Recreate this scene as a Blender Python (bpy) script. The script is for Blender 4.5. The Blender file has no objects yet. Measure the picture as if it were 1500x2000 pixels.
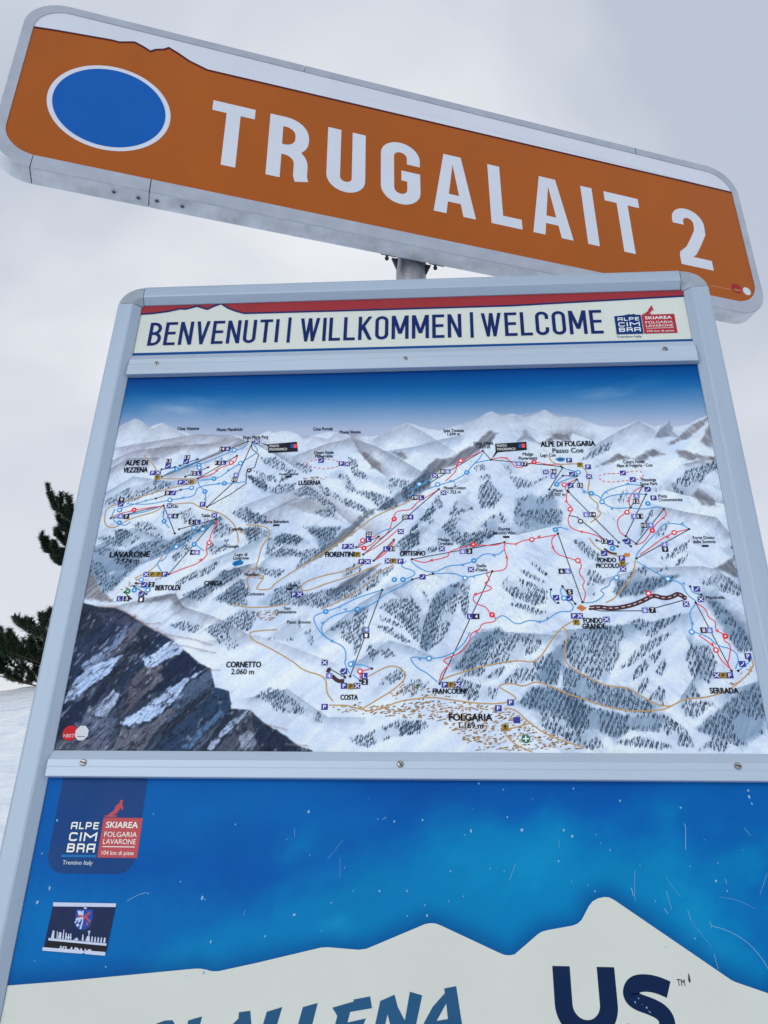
import bpy, math, random
import numpy as np
from mathutils import Matrix, Vector

# ------------------------------------------------------------------ camera, sky, sun, exposure
scene = bpy.context.scene
cam_data = bpy.data.cameras.new('camera')
cam = bpy.data.objects.new('camera', cam_data)
scene.collection.objects.link(cam)
scene.camera = cam
cam_data.sensor_fit = 'HORIZONTAL'
cam_data.sensor_width = 36.0
cam_data.lens = 39.794
cam_data.clip_start = 0.02
cam_data.clip_end = 9000
YAW, PITCH, ROLL = 0.074363, 0.489494, -0.021385
cam.matrix_world = (Matrix.Translation((0.0663, -1.4372, 1.6))
                    @ Matrix.Rotation(YAW, 4, 'Z') @ Matrix.Rotation(PITCH, 4, 'X')
                    @ Matrix.Rotation(ROLL, 4, 'Y') @ Matrix.Rotation(math.radians(90), 4, 'X'))

SUN_EL, SUN_AZ = math.radians(13), math.radians(205)     # unseen light added low behind the camera to brighten the board front
world = bpy.data.worlds.new('World')
scene.world = world
world.use_nodes = True
wt = world.node_tree
wt.nodes.clear()
wn, wl = wt.nodes.new, wt.links.new
sky = wn('ShaderNodeTexSky')
sky.sky_type = 'NISHITA'
sky.sun_disc = False
sky.sun_elevation = SUN_EL
sky.sun_rotation = SUN_AZ
geo = wn('ShaderNodeTexCoord')
mp = wn('ShaderNodeMapping')
mp.inputs['Scale'].default_value = (1.0, 1.0, 1.7)
mp.inputs['Location'].default_value = (2.15, 0.35, 0.6)
wl(geo.outputs['Generated'], mp.inputs['Vector'])
cn = wn('ShaderNodeTexNoise')
cn.inputs['Scale'].default_value = 1.7
cn.inputs['Detail'].default_value = 4.0
cn.inputs['Roughness'].default_value = 0.5
cn.inputs['Distortion'].default_value = 0.5
wl(mp.outputs['Vector'], cn.inputs['Vector'])
ramp = wn('ShaderNodeValToRGB')
ramp.color_ramp.elements[0].position = 0.32
ramp.color_ramp.elements[0].color = (5.8, 6.35, 7.5, 1)
ramp.color_ramp.elements[1].position = 0.68
ramp.color_ramp.elements[1].color = (9.4, 9.6, 10.0, 1)
sep = wn('ShaderNodeSeparateXYZ')
wl(geo.outputs['Generated'], sep.inputs['Vector'])
elev = wn('ShaderNodeMapRange')          # the deck thins towards the horizon: greyer overhead, whiter low down
elev.inputs['From Min'].default_value = 0.25
elev.inputs['From Max'].default_value = 0.92
elev.inputs['To Min'].default_value = 0.19
elev.inputs['To Max'].default_value = -0.17
wl(sep.outputs['Z'], elev.inputs['Value'])
addf = wn('ShaderNodeMath')
addf.operation = 'ADD'
wl(cn.outputs['Fac'], addf.inputs[0])
wl(elev.outputs['Result'], addf.inputs[1])
wl(addf.outputs['Value'], ramp.inputs['Fac'])
mix = wn('ShaderNodeMixRGB')
mix.inputs['Fac'].default_value = 0.93           # overcast: a closed cloud deck in front of the clear sky
wl(sky.outputs['Color'], mix.inputs['Color1'])
wl(ramp.outputs['Color'], mix.inputs['Color2'])
bg = wn('ShaderNodeBackground')
bg.inputs['Strength'].default_value = 0.10
wl(mix.outputs['Color'], bg.inputs['Color'])
wo = wn('ShaderNodeOutputWorld')
wl(bg.outputs['Background'], wo.inputs['Surface'])

fill_sun_data = bpy.data.lights.new('fill_sun', 'SUN')  # added soft fill from the camera side, lifts the board front
fill_sun_data.energy = 0.9
fill_sun_data.angle = math.radians(30)
fill_sun_data.color = (1.0, 0.97, 0.92)
fill_sun = bpy.data.objects.new('fill_sun', fill_sun_data)
scene.collection.objects.link(fill_sun)
sd = Vector((math.sin(SUN_AZ) * math.cos(SUN_EL), math.cos(SUN_AZ) * math.cos(SUN_EL), math.sin(SUN_EL)))
fill_sun.rotation_euler = sd.to_track_quat('Z', 'Y').to_euler()
fill_sun.location = (-4, -10, 12)

scene.view_settings.view_transform = 'Standard'
scene.view_settings.look = 'None'
scene.view_settings.exposure = -0.08
scene.view_settings.gamma = 1.0
scene.view_settings.use_curve_mapping = False
scene.cycles.max_bounces = 8
scene.cycles.diffuse_bounces = 4

# ------------------------------------------------------------------ helpers
col = scene.collection
rng = random.Random(5)
npr = np.random.default_rng(11)


def lin(c):
    c = np.asarray(c, dtype=float) / 255.0
    return np.where(c <= 0.04045, c / 12.92, ((c + 0.055) / 1.055) ** 2.4)


AMBIENT = np.array([0.54, 0.65, 0.84])   # daylight on the board: turns a measured tone into a base colour


def ink(r, g, b):
    a = np.clip(lin((r, g, b)) / AMBIENT, 0.0015, 0.92)
    return (float(a[0]), float(a[1]), float(a[2]), 1.0)


def MM(s):
    """'x,z x,z' in millimetres -> points in metres"""
    return [tuple(float(q) / 1000 for q in t.split(',')) for t in s.split()]


MATS = {}


def mat(name, color, rough=0.5, metal=0.0, vary=0.06, scale=9.0, bump=0.0, spec=0.12, bscale=60.0, stretch=None):
    if name in MATS:
        return MATS[name]
    m = bpy.data.materials.new(name)
    m.use_nodes = True
    nt = m.node_tree
    b = nt.nodes['Principled BSDF']
    b.inputs['Roughness'].default_value = rough
    b.inputs['Metallic'].default_value = metal
    b.inputs['Specular IOR Level'].default_value = spec
    tc = nt.nodes.new('ShaderNodeTexCoord')
    src = tc.outputs['Object']
    if stretch:
        mpn = nt.nodes.new('ShaderNodeMapping')
        mpn.inputs['Scale'].default_value = stretch
        nt.links.new(src, mpn.inputs['Vector'])
        src = mpn.outputs['Vector']
    if vary:
        n = nt.nodes.new('ShaderNodeTexNoise')
        n.inputs['Scale'].default_value = scale
        n.inputs['Detail'].default_value = 6
        n.inputs['Roughness'].default_value = 0.6
        nt.links.new(src, n.inputs['Vector'])
        r = nt.nodes.new('ShaderNodeMapRange')
        r.inputs['From Min'].default_value = 0.3
        r.inputs['From Max'].default_value = 0.7
        r.inputs['To Min'].default_value = 1 - vary
        r.inputs['To Max'].default_value = 1 + vary
        nt.links.new(n.outputs['Fac'], r.inputs['Value'])
        mx = nt.nodes.new('ShaderNodeVectorMath')
        mx.operation = 'SCALE'
        mx.inputs[0].default_value = color[:3]
        nt.links.new(r.outputs['Result'], mx.inputs['Scale'])
        nt.links.new(mx.outputs['Vector'], b.inputs['Base Color'])
        rr = nt.nodes.new('ShaderNodeMapRange')
        rr.inputs['From Min'].default_value = 0.3
        rr.inputs['From Max'].default_value = 0.7
        rr.inputs['To Min'].default_value = max(0.05, rough - 0.08)
        rr.inputs['To Max'].default_value = min(1, rough + 0.08)
        nt.links.new(n.outputs['Fac'], rr.inputs['Value'])
        nt.links.new(rr.outputs['Result'], b.inputs['Roughness'])
    else:
        b.inputs['Base Color'].default_value = color
    if bump:
        n2 = nt.nodes.new('ShaderNodeTexNoise')
        n2.inputs['Scale'].default_value = bscale
        n2.inputs['Detail'].default_value = 5
        nt.links.new(src, n2.inputs['Vector'])
        bp = nt.nodes.new('ShaderNodeBump')
        bp.inputs['Strength'].default_value = bump
        bp.inputs['Distance'].default_value = 0.01
        nt.links.new(n2.outputs['Fac'], bp.inputs['Height'])
        nt.links.new(bp.outputs['Normal'], b.inputs['Normal'])
    MATS[name] = m
    return m


def print_mat(name, rough=0.5, spec=0.06):
    """printed sheet: the ink is stored per vertex"""
    m = bpy.data.materials.new(name)
    m.use_nodes = True
    nt = m.node_tree
    b = nt.nodes['Principled BSDF']
    b.inputs['Roughness'].default_value = rough
    b.inputs['Specular IOR Level'].default_value = spec
    at = nt.nodes.new('ShaderNodeAttribute')
    at.attribute_name = 'ink'
    tc = nt.nodes.new('ShaderNodeTexCoord')
    n = nt.nodes.new('ShaderNodeTexNoise')
    n.inputs['Scale'].default_value = 7
    n.inputs['Detail'].default_value = 8
    nt.links.new(tc.outputs['Object'], n.inputs['Vector'])
    r = nt.nodes.new('ShaderNodeMapRange')
    r.inputs['To Min'].default_value = 0.9
    r.inputs['To Max'].default_value = 1.1
    nt.links.new(n.outputs['Fac'], r.inputs['Value'])
    mx = nt.nodes.new('ShaderNodeVectorMath')
    mx.operation = 'SCALE'
    nt.links.new(at.outputs['Color'], mx.inputs[0])
    nt.links.new(r.outputs['Result'], mx.inputs['Scale'])
    nt.links.new(mx.outputs['Vector'], b.inputs['Base Color'])
    return m


def empty(name, loc=(0, 0, 0), matrix=None):
    o = bpy.data.objects.new(name, None)
    o.empty_display_size = 0.1
    if matrix is not None:
        o.matrix_world = matrix
    else:
        o.location = loc
    col.objects.link(o)
    return o


def tag(o, label, cat, group=None):
    o['label'] = label
    o['category'] = cat
    if group:
        o['group'] = group
    return o


def mesh_obj(name, me, m, parent=None, inv=None, stuff=False):
    o = bpy.data.objects.new(name, me)
    if m is not None and not me.materials:
        me.materials.append(m)
    col.objects.link(o)
    if parent is not None:
        o.parent = parent
        if inv is not None:
            o.matrix_parent_inverse = inv
    if stuff:
        o['kind'] = 'stuff'
    return o


class MB:
    def __init__(self):
        self.v, self.f, self.c = [], [], []

    def add(self, vs, fs, color=None):
        n = len(self.v)
        self.v.extend(vs)
        self.f.extend([tuple(i + n for i in f) for f in fs])
        if color is not None:
            self.c.extend([color] * len(vs))
        return self

    def box(self, x0, x1, y0, y1, z0, z1):
        vs = [(x0, y0, z0), (x1, y0, z0), (x1, y1, z0), (x0, y1, z0), (x0, y0, z1), (x1, y0, z1), (x1, y1, z1), (x0, y1, z1)]
        return self.add(vs, [(0, 3, 2, 1), (4, 5, 6, 7), (0, 1, 5, 4), (1, 2, 6, 5), (2, 3, 7, 6), (3, 0, 4, 7)])

    def prism(self, prof, axis, a, b, close=True):
        """profile of 2D points pushed along an axis ('x': (y,z) profile, 'z': (x,y) profile)"""
        n = len(prof)
        if axis == 'x':
            vs = [(a, p[0], p[1]) for p in prof] + [(b, p[0], p[1]) for p in prof]
        elif axis == 'z':
            vs = [(p[0], p[1], a) for p in prof] + [(p[0], p[1], b) for p in prof]
        else:
            vs = [(p[0], a, p[1]) for p in prof] + [(p[0], b, p[1]) for p in prof]
        fs = [(i, (i + 1) % n, n + (i + 1) % n, n + i) for i in range(n)]
        if close:
            fs += [tuple(range(n - 1, -1, -1)), tuple(range(n, 2 * n))]
        return self.add(vs, fs)

    def tube(self, p0, p1, r0, r1=None, n=12, caps=True):
        r1 = r0 if r1 is None else r1
        p0, p1 = Vector(p0), Vector(p1)
        d = (p1 - p0).normalized()
        a = d.orthogonal().normalized()
        b = d.cross(a)
        vs = []
        for p, r in ((p0, r0), (p1, r1)):
            for i in range(n):
                t = 2 * math.pi * i / n
                vs.append(tuple(p + (a * math.cos(t) + b * math.sin(t)) * r))
        fs = [(i, (i + 1) % n, n + (i + 1) % n, n + i) for i in range(n)]
        if caps:
            fs += [tuple(range(n - 1, -1, -1)), tuple(range(n, 2 * n))]
        return self.add(vs, fs)

    def build(self, name, m, parent=None, inv=None, smooth=False, stuff=False):
        me = bpy.data.meshes.new(name)
        me.from_pydata([tuple(map(float, v)) for v in self.v], [], self.f)
        if self.c:
            at = me.color_attributes.new('ink', 'FLOAT_COLOR', 'POINT')
            at.data.foreach_set('color', np.array(self.c, dtype=np.float32).ravel())
        me.update()
        if smooth:
            me.polygons.foreach_set('use_smooth', [True] * len(me.polygons))
        return mesh_obj(name, me, m, parent, inv, stuff)


_eps = [0]


def lift(y):
    """print layers: every piece of ink sits a hair above the one before it"""
    _eps[0] = (_eps[0] + 1) % 24
    return y - _eps[0] * 3.0e-6


def flat(mb, pts, y, color=None):
    """filled outline on a vertical sheet"""
    y = lift(y)
    # outline must run so that its face looks to -y
    ar = sum(pts[i][0] * pts[(i + 1) % len(pts)][1] - pts[(i + 1) % len(pts)][0] * pts[i][1] for i in range(len(pts)))
    if ar < 0:
        pts = pts[::-1]
    mb.add([(p[0], y, p[1]) for p in pts], [tuple(range(len(pts)))], color)


def ribbon(mb, pts, w, y, color=None, closed=False):
    """stroke of constant width along a polyline, mitred corners"""
    y = lift(y)
    P = []
    for p in pts:
        q = Vector((p[0], p[1]))
        if not P or (q - P[-1]).length > 2e-5:
            P.append(q)
    n = len(P)
    L, R = [], []
    for i in range(n):
        if closed:
            a, b, c = P[i - 1], P[i], P[(i + 1) % n]
        else:
            a, b, c = P[max(i - 1, 0)], P[i], P[min(i + 1, n - 1)]
        d0 = (b - a) if (b - a).length > 1e-9 else (c - b)
        d1 = (c - b) if (c - b).length > 1e-9 else (b - a)
        d0, d1 = d0.normalized(), d1.normalized()
        t = d0 + d1
        if t.length < 1e-3:
            t = d1
        t.normalize()
        nn = Vector((-t.y, t.x))
        k = max(0.35, nn.dot(Vector((-d1.y, d1.x))))
        L.append(b + nn * (w / 2 / k))
        R.append(b - nn * (w / 2 / k))
    vs = [(q.x, y, q.y) for q in L] + [(q.x, y, q.y) for q in R]
    m = n if closed else n - 1
    fs = [(i, n + i, n + (i + 1) % n, (i + 1) % n) for i in range(m)]
    mb.add(vs, fs, color)


def smooth_line(pts, it=2):
    for _ in range(it):
        q = [pts[0]]
        for a, b in zip(pts[:-1], pts[1:]):
            q.append((a[0] * .75 + b[0] * .25, a[1] * .75 + b[1] * .25))
            q.append((a[0] * .25 + b[0] * .75, a[1] * .25 + b[1] * .75))
        q.append(pts[-1])
        pts = q
    return pts


def disc(mb, x, z, r, y, color=None, n=20, rz=None):
    flat(mb, [(x + r * math.cos(2 * math.pi * i / n), z + (rz or r) * math.sin(2 * math.pi * i / n)) for i in range(n)], y, color)


def arc(cx, cy, rx, ry, a0, a1, n=9):
    return [(cx + rx * math.cos(math.radians(a0 + (a1 - a0) * i / n)), cy + ry * math.sin(math.radians(a0 + (a1 - a0) * i / n))) for i in range(n + 1)]


# ---- a condensed grotesque drawn with strokes: every glyph lives in a box w x 1
def glyph(ch, w, s):
    """-> (list of centre lines, list of filled outlines)"""
    L, R, B, T = s / 2, w - s / 2, s / 2, 1 - s / 2
    r = min((R - L) / 2, 0.26)
    m = 0.52
    if ch == 'T': return [[(0, T), (w, T)], [(w / 2, T), (w / 2, 0)]], []
    if ch in 'I|': return [[(w / 2, 0), (w / 2, 1)]], []
    if ch == 'L': return [[(L, 1), (L, B), (w, B)]], []
    if ch == 'E': return [[(w, T), (L, T), (L, B), (w, B)], [(L, m), (w * .93, m)]], []
    if ch == 'U': return [[(L, 1), (L, B + r)] + arc(L + r, B + r, r, r, 180, 270) + arc(R - r, B + r, r, r, 270, 360) + [(R, 1)]], []
    if ch == 'O': return [arc(R - r, T - r, r, r, 0, 90) + arc(L + r, T - r, r, r, 90, 180) + arc(L + r, B + r, r, r, 180, 270) + arc(R - r, B + r, r, r, 270, 360) + [(R, T - r)]], []
    if ch == 'C' and T - r < .7: return [arc(R - r, T - r, r, r, 25, 90) + arc(L + r, T - r, r, r, 90, 180) + arc(L + r, B + r, r, r, 180, 270) + arc(R - r, B + r, r, r, 270, 335)], []
    if ch == 'C': return [[(R, .68), (R, T - r)] + arc(R - r, T - r, r, r, 0, 90) + arc(L + r, T - r, r, r, 90, 180) + arc(L + r, B + r, r, r, 180, 270) + arc(R - r, B + r, r, r, 270, 360) + [(R, .32)]], []
    if ch == 'G': return [[(R, .66), (R, T - r)] + arc(R - r, T - r, r, r, 0, 90) + arc(L + r, T - r, r, r, 90, 180) + arc(L + r, B + r, r, r, 180, 270) + arc(R - r, B + r, r, r, 270, 360) + [(R, .46), (w * .52, .46)]], []
    if ch == 'B':
        q = min(.22, (T - m) / 2)
        return [[(L, 0), (L, T), (R - q - .02, T)] + arc(R - q - .02, T - q, q, q, 90, 0, 6) + arc(R - q - .02, m + q, q, q, 0, -90, 6) + [(s, m)],
                [(s, m), (R - q, m)] + arc(R - q, m - q, q, q, 90, 0, 6) + arc(R - q, B + q, q, q, 0, -90, 6) + [(s, B)]], []
    if ch == 'R':
        q = min(.2, (T - .46) / 2)
        return [[(L, 0), (L, T), (R - q, T)] + arc(R - q, T - q, q, q, 90, 0, 6) + arc(R - q, .46 + q, q, q, 0, -90, 6) + [(s, .46)],
                [(min(w * .4, R - q - .01), .46)] + arc(R - q, .46 - q, q, q, 90, 0, 6) + [(R, .08), (R + s * .12, 0)]], []
    if ch == 'P':
        q = min(.2, (T - .42) / 2)
        return [[(L, 0), (L, T), (R - q, T)] + arc(R - q, T - q, q, q, 90, 0, 6) + arc(R - q, .42 + q, q, q, 0, -90, 6) + [(s, .42)]], []
    if ch == 'N': return [[(L, 0), (L, 1)], [(R, 0), (R, 1)]], [[(0, 1), (s * 1.02, 1), (w, 0), (w - s * 1.02, 0)]]
    if ch == 'V': return [], [[(0, 1), (s, 1), (w / 2 + s * .52, 0), (w / 2 - s * .45, 0)], [(w, 1), (w - s, 1), (w / 2 - s * .52, 0), (w / 2 + s * .45, 0)]]
    if ch == 'W':
        a = w / 4
        o = []
        for x0, x1 in ((0, a), (w / 2 - s * .5, a), (w / 2 - s * .5, 3 * a - s), (w - s, 3 * a - s)):
            o.append([(x0, 1), (x0 + s, 1), (x1 + s * .9, 0), (x1 + s * .05, 0)])
        return [], o
    if ch == 'M': return [[(L, 0), (L, 1)], [(R, 0), (R, 1)]], [[(0, 1), (s * 1.1, 1), (w / 2 + s * .5, .22), (w / 2 - s * .5, .22)], [(w, 1), (w - s * 1.1, 1), (w / 2 - s * .5, .22), (w / 2 + s * .5, .22)]]
    if ch == 'A': return [], [[(0, 0), (s, 0), (w / 2 + .02, 1), (w / 2 - min(.115, w * .23), 1)], [(w, 0), (w - s, 0), (w / 2 - .02, 1), (w / 2 + min(.115, w * .23), 1)], [(w * .25, .2), (w * .75, .2), (w * .7, .33), (w * .3, .33)]]
    if ch == 'K': return [[(L, 0), (L, 1)]], [[(w - s * 1.1, 1), (w, 1), (s * .9, .38), (s * .9, .60)], [(w - s * 1.05, 0), (w + s * .05, 0), (s * 1.7, .66), (s * 1.0, .50)]]
    if ch == '2': return [[(L, .70)] + arc(w / 2, T - r, R - w / 2, r, 180, 0, 14) + [(R - .01, .62), (R - .10, .44), (L + .12, .27), (L + .02, .17), (L + .01, B)], [(L - s / 2 + .01, B), (w, B)]], []
    if ch == 'F': return [[(w, T), (L, T), (L, 0)], [(L, .5), (w * .9, .5)]], []
    if ch == 'H': return [[(L, 0), (L, 1)], [(R, 0), (R, 1)], [(L, .5), (R, .5)]], []
    if ch == 'D': return [[(L, 0), (L, T), (R - r, T)] + arc(R - r, T - r, r, r, 90, 0) + arc(R - r, B + r, r, r, 0, -90) + [(s, B)]], []
    if ch == 'Z': return [[(0, T), (w, T)], [(0, B), (w, B)]], [[(w - s * 1.25, 1), (w, 1), (s * 1.25, 0), (0, 0)]]
    if ch == 'S':
        q = (T - B) / 4
        return [[(R, .70), (R, T - q)] + arc(R - q, T - q, q, q, 0, 90, 6) + arc(L + q, T - q, q, q, 90, 180, 6) + arc(L + q, .5 + q, q, q, 180, 270, 6) + arc(R - q, .5 - q, q, q, 90, 0, 6) + arc(R - q, B + q, q, q, 0, -90, 6) + arc(L + q, B + q, q, q, 270, 180, 6) + [(L, .30)]], []
    if ch == 'a': return [[(L, 0), (L, T - .1), (L + .1, T), (R, T), (R, 0)], [(L, .42), (R, .42)]], []
    if ch == 'm': return [[(L, 0), (L, T), (w / 2, .45), (R, T), (R, 0)]], []
    return [], []


WID = dict(T=.48, I=.16, L=.42, E=.44, U=.47, O=.48, C=.47, G=.5, B=.48, R=.48, N=.5, V=.5, W=.72, M=.62, A=.54, K=.5, P=.46, F=.42, H=.5, D=.5, Z=.46, S=.48, a=.62, m=.8)
WID['2'] = .48
WID['|'] = .16


def stroke_text(mb, text, x0, x1, zb, zt, s, y, gap=.14, color=None, widths=None, each=None):
    h = zt - zb
    W = widths or WID
    ws = [s if c in 'I|' else (.26 if c == ' ' else W[c]) for c in text]
    tot = sum(ws) + gap * (len(text) - 1)
    k = (x1 - x0) / (tot * h)
    x = x0
    for c, w in zip(text, ws):
        if c != ' ':
            if each:
                mb = MB()
            lines, fills = glyph(c, w * k if c not in 'I|' else s, s)
            for l in lines:
                ribbon(mb, [(x + p[0] * h, zb + p[1] * h) for p in l], s * h, y, color)
            for f in fills:
                flat(mb, [(x + p[0] * h, zb + p[1] * h) for p in f], y, color)
            if each:
                each(mb)
        x += (w + gap) * h * k


# ---- small print: Blender's built-in sans-serif
_tcache = {}


def type_mesh(text):
    key = text
    if key in _tcache:
        return _tcache[key]
    cu = bpy.data.curves.new('type', 'FONT')
    cu.body = text
    cu.resolution_u = 3
    o = bpy.data.objects.new('type', cu)
    col.objects.link(o)
    dg = bpy.context.evaluated_depsgraph_get()
    me = o.evaluated_get(dg).to_mesh()
    vs = np.array([v.co[:2] for v in me.vertices]) if len(me.vertices) else np.zeros((0, 2))
    fs = [tuple(p.vertices) for p in me.polygons]
    o.evaluated_get(dg).to_mesh_clear()
    bpy.data.objects.remove(o)
    bpy.data.curves.remove(cu)
    _tcache[key] = (vs, fs)
    return vs, fs


CAP = float(type_mesh('H')[0][:, 1].max())


def small_text(mb, text, x, z, w, h, y, color=None, bold=.018, rise=0.0):
    """text fitted into a w x h box of capitals centred on (x, z)"""
    vs, fs = type_mesh(text)
    if not len(vs):
        return
    y = lift(y)
    x0, x1 = vs[:, 0].min(), vs[:, 0].max()
    z0, z1 = 0.0, CAP
    X = x - w / 2 + (vs[:, 0] - x0) / (x1 - x0) * w
    Z = z - h / 2 + (vs[:, 1] - z0) / (z1 - z0) * h
    Z = Z + rise * (X - x)
    e = bold * h * 1.5
    for i, (dx, dz_) in enumerate(((0, 0), (e, 0), (-e, 0), (0, e * .6), (0, -e * .6)) if bold else ((0, 0),)):
        mb.add([(a + dx, y - i * 2e-6, b + dz_) for a, b in zip(X, Z)], fs, color)


def LABELS(s):
    out = []
    for e in s.split(';'):
        e = e.strip()
        if e:
            uv, w, h, t = e.split(' ', 3)
            a, b = uv.split(',')
            out.append((float(a) / 1000, float(b) / 1000, float(w) / 1000, float(h) / 1000, t))
    return out


# ---- value noise
_lat = npr.random((256, 256))


def vnoise(x, y):
    xi, yi = np.floor(x).astype(int), np.floor(y).astype(int)
    fx, fy = x - xi, y - yi
    fx, fy = fx * fx * (3 - 2 * fx), fy * fy * (3 - 2 * fy)
    a, b = _lat[yi & 255, xi & 255], _lat[yi & 255, (xi + 1) & 255]
    c, d = _lat[(yi + 1) & 255, xi & 255], _lat[(yi + 1) & 255, (xi + 1) & 255]
    return (a * (1 - fx) + b * fx) * (1 - fy) + (c * (1 - fx) + d * fx) * fy


def fbm(x, y, sc, octv=4, seed=0, ang=0.0, st=1.0):
    c, s = math.cos(math.radians(ang)), math.sin(math.radians(ang))
    X, Y = (x * c + y * s) / (sc * st) + seed * 17.3, (-x * s + y * c) / sc + seed * 31.7
    t, a, n = 0, .5, 0
    for i in range(octv):
        t = t + a * vnoise(X, Y)
        n += a
        X, Y, a = X * 2.03 + 11.1, Y * 2.03 + 5.7, a * .55
    return t / n


class Sheet:
    """a printed sheet painted on a regular grid of vertices (millimetres)"""

    def __init__(self, x0, x1, z0, z1, nx, nz):
        self.xs, self.zs = np.linspace(x0, x1, nx), np.linspace(z0, z1, nz)
        self.X, self.Z = np.meshgrid(self.xs, self.zs)
        self.C = np.zeros((nz, nx, 3))

    def win(self, pts, pad):
        a = np.array(pts)
        i0, i1 = np.searchsorted(self.xs, [a[:, 0].min() - pad, a[:, 0].max() + pad])
        j0, j1 = np.searchsorted(self.zs, [a[:, 1].min() - pad, a[:, 1].max() + pad])
        return (slice(j0, j1), slice(i0, i1))

    @staticmethod
    def dist(pts, X, Z, closed):
        d = np.full(X.shape, 1e9)
        n = len(pts)
        for i in range(n if closed else n - 1):
            (ax, az), (bx, bz) = pts[i], pts[(i + 1) % n]
            vx, vz = bx - ax, bz - az
            t = np.clip(((X - ax) * vx + (Z - az) * vz) / (vx * vx + vz * vz + 1e-9), 0, 1)
            d = np.minimum(d, (X - ax - t * vx) ** 2 + (Z - az - t * vz) ** 2)
        return np.sqrt(d)

    @staticmethod
    def inside(pts, X, Z):
        r = np.zeros(X.shape, bool)
        n = len(pts)
        for i in range(n):
            (ax, az), (bx, bz) = pts[i], pts[(i + 1) % n]
            if az == bz:
                continue
            k = ((az > Z) != (bz > Z)) & (X < (bx - ax) * (Z - az) / (bz - az) + ax)
            r ^= k
        return r

    def area(self, pts, color, alpha=1.0, soft=3.0, rough=0.0, seed=0, streak=None):
        w = self.win(pts, soft + rough + 1)
        X, Z = self.X[w], self.Z[w]
        if X.size == 0:
            return
        d = self.dist(pts, X, Z, True)
        d = np.where(self.inside(pts, X, Z), d, -d)
        if rough:
            d = d + (fbm(X, Z, 9, 3, seed + 3) - .5) * 2 * rough
        m = np.clip(d / soft + .5, 0, 1) * alpha
        if streak:
            ang, amt = streak
            m = m * np.clip(1 - amt + 2 * amt * fbm(X, Z, 5, 4, seed + 7, ang, 7), 0, 1.2)
        m = np.clip(m, 0, 1)[..., None]
        self.C[w] = self.C[w] * (1 - m) + np.array(color) * m

    def slope(self, pts, width, color, alpha, side=1, seed=0):
        """pencil shading that fades away on one side of a crest line"""
        w = self.win(pts, width + 2)
        X, Z = self.X[w], self.Z[w]
        if X.size == 0:
            return
        best, sg = np.full(X.shape, 1e9), np.zeros(X.shape)
        for (ax, az), (bx, bz) in zip(pts[:-1], pts[1:]):
            vx, vz = bx - ax, bz - az
            t = np.clip(((X - ax) * vx + (Z - az) * vz) / (vx * vx + vz * vz + 1e-9), 0, 1)
            d = np.hypot(X - ax - t * vx, Z - az - t * vz)
            s = np.sign(vx * (Z - az) - vz * (X - ax))
            k = d < best
            best, sg = np.where(k, d, best), np.where(k, s, sg)
        wd = width * (.4 + 1.2 * fbm(X, Z, 14, 3, seed + 1))
        m = np.clip(1 - best / wd, 0, 1) ** 1.3 * alpha * (sg == side)
        m = m * np.clip(.5 + fbm(X, Z, 4, 3, seed + 2, 60, 5), 0, 1.2)
        m = np.clip(m, 0, 1)[..., None]
        self.C[w] = self.C[w] * (1 - m) + np.array(color) * m

    def build(self, name, y, m, parent, inv):
        nz, nx = self.X.shape
        co = np.stack([self.X / 1000, np.full(self.X.shape, y), self.Z / 1000], -1).reshape(-1, 3).astype(np.float32)
        i = np.arange(nx * nz).reshape(nz, nx)
        q = np.stack([i[:-1, :-1], i[:-1, 1:], i[1:, 1:], i[1:, :-1]], -1).reshape(-1, 4)
        me = bpy.data.meshes.new(name)
        me.vertices.add(len(co))
        me.vertices.foreach_set('co', co.ravel())
        me.loops.add(q.size)
        me.loops.foreach_set('vertex_index', q.ravel().astype(np.int32))
        me.polygons.add(len(q))
        me.polygons.foreach_set('loop_start', (np.arange(len(q)) * 4).astype(np.int32))
        me.polygons.foreach_set('loop_total', np.full(len(q), 4, np.int32))
        me.update()
        a = np.clip(lin(np.clip(self.C, 0, 255)) / AMBIENT, .0015, .92).reshape(-1, 3)
        at = me.color_attributes.new('ink', 'FLOAT_COLOR', 'POINT')
        at.data.foreach_set('color', np.concatenate([a, np.ones((len(a), 1))], 1).astype(np.float32).ravel())
        return mesh_obj(name, me, m, parent, inv)


# ------------------------------------------------------------------ ground: snow rising to a slope behind the board
def ground_h(x, y):
    d = y - 2.6 + 0.18 * x
    t = np.clip(d / 15.5, 0, 1)
    h = 7.6 * (t * t * (3 - 2 * t)) ** 0.85
    h = h + np.clip(d - 15.5, 0, 60) * 0.05
    h = h + (fbm(x * 1000, y * 1000, 5200, 4, 3) - .5) * 0.75 * np.clip(d / 5, 0, 1)
    h = h + (fbm(x * 1000, y * 1000, 1100, 4, 5) - .5) * 0.34 * np.clip((np.hypot(x, y) - .5) / 4, 0.15, 1)
    return h


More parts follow.
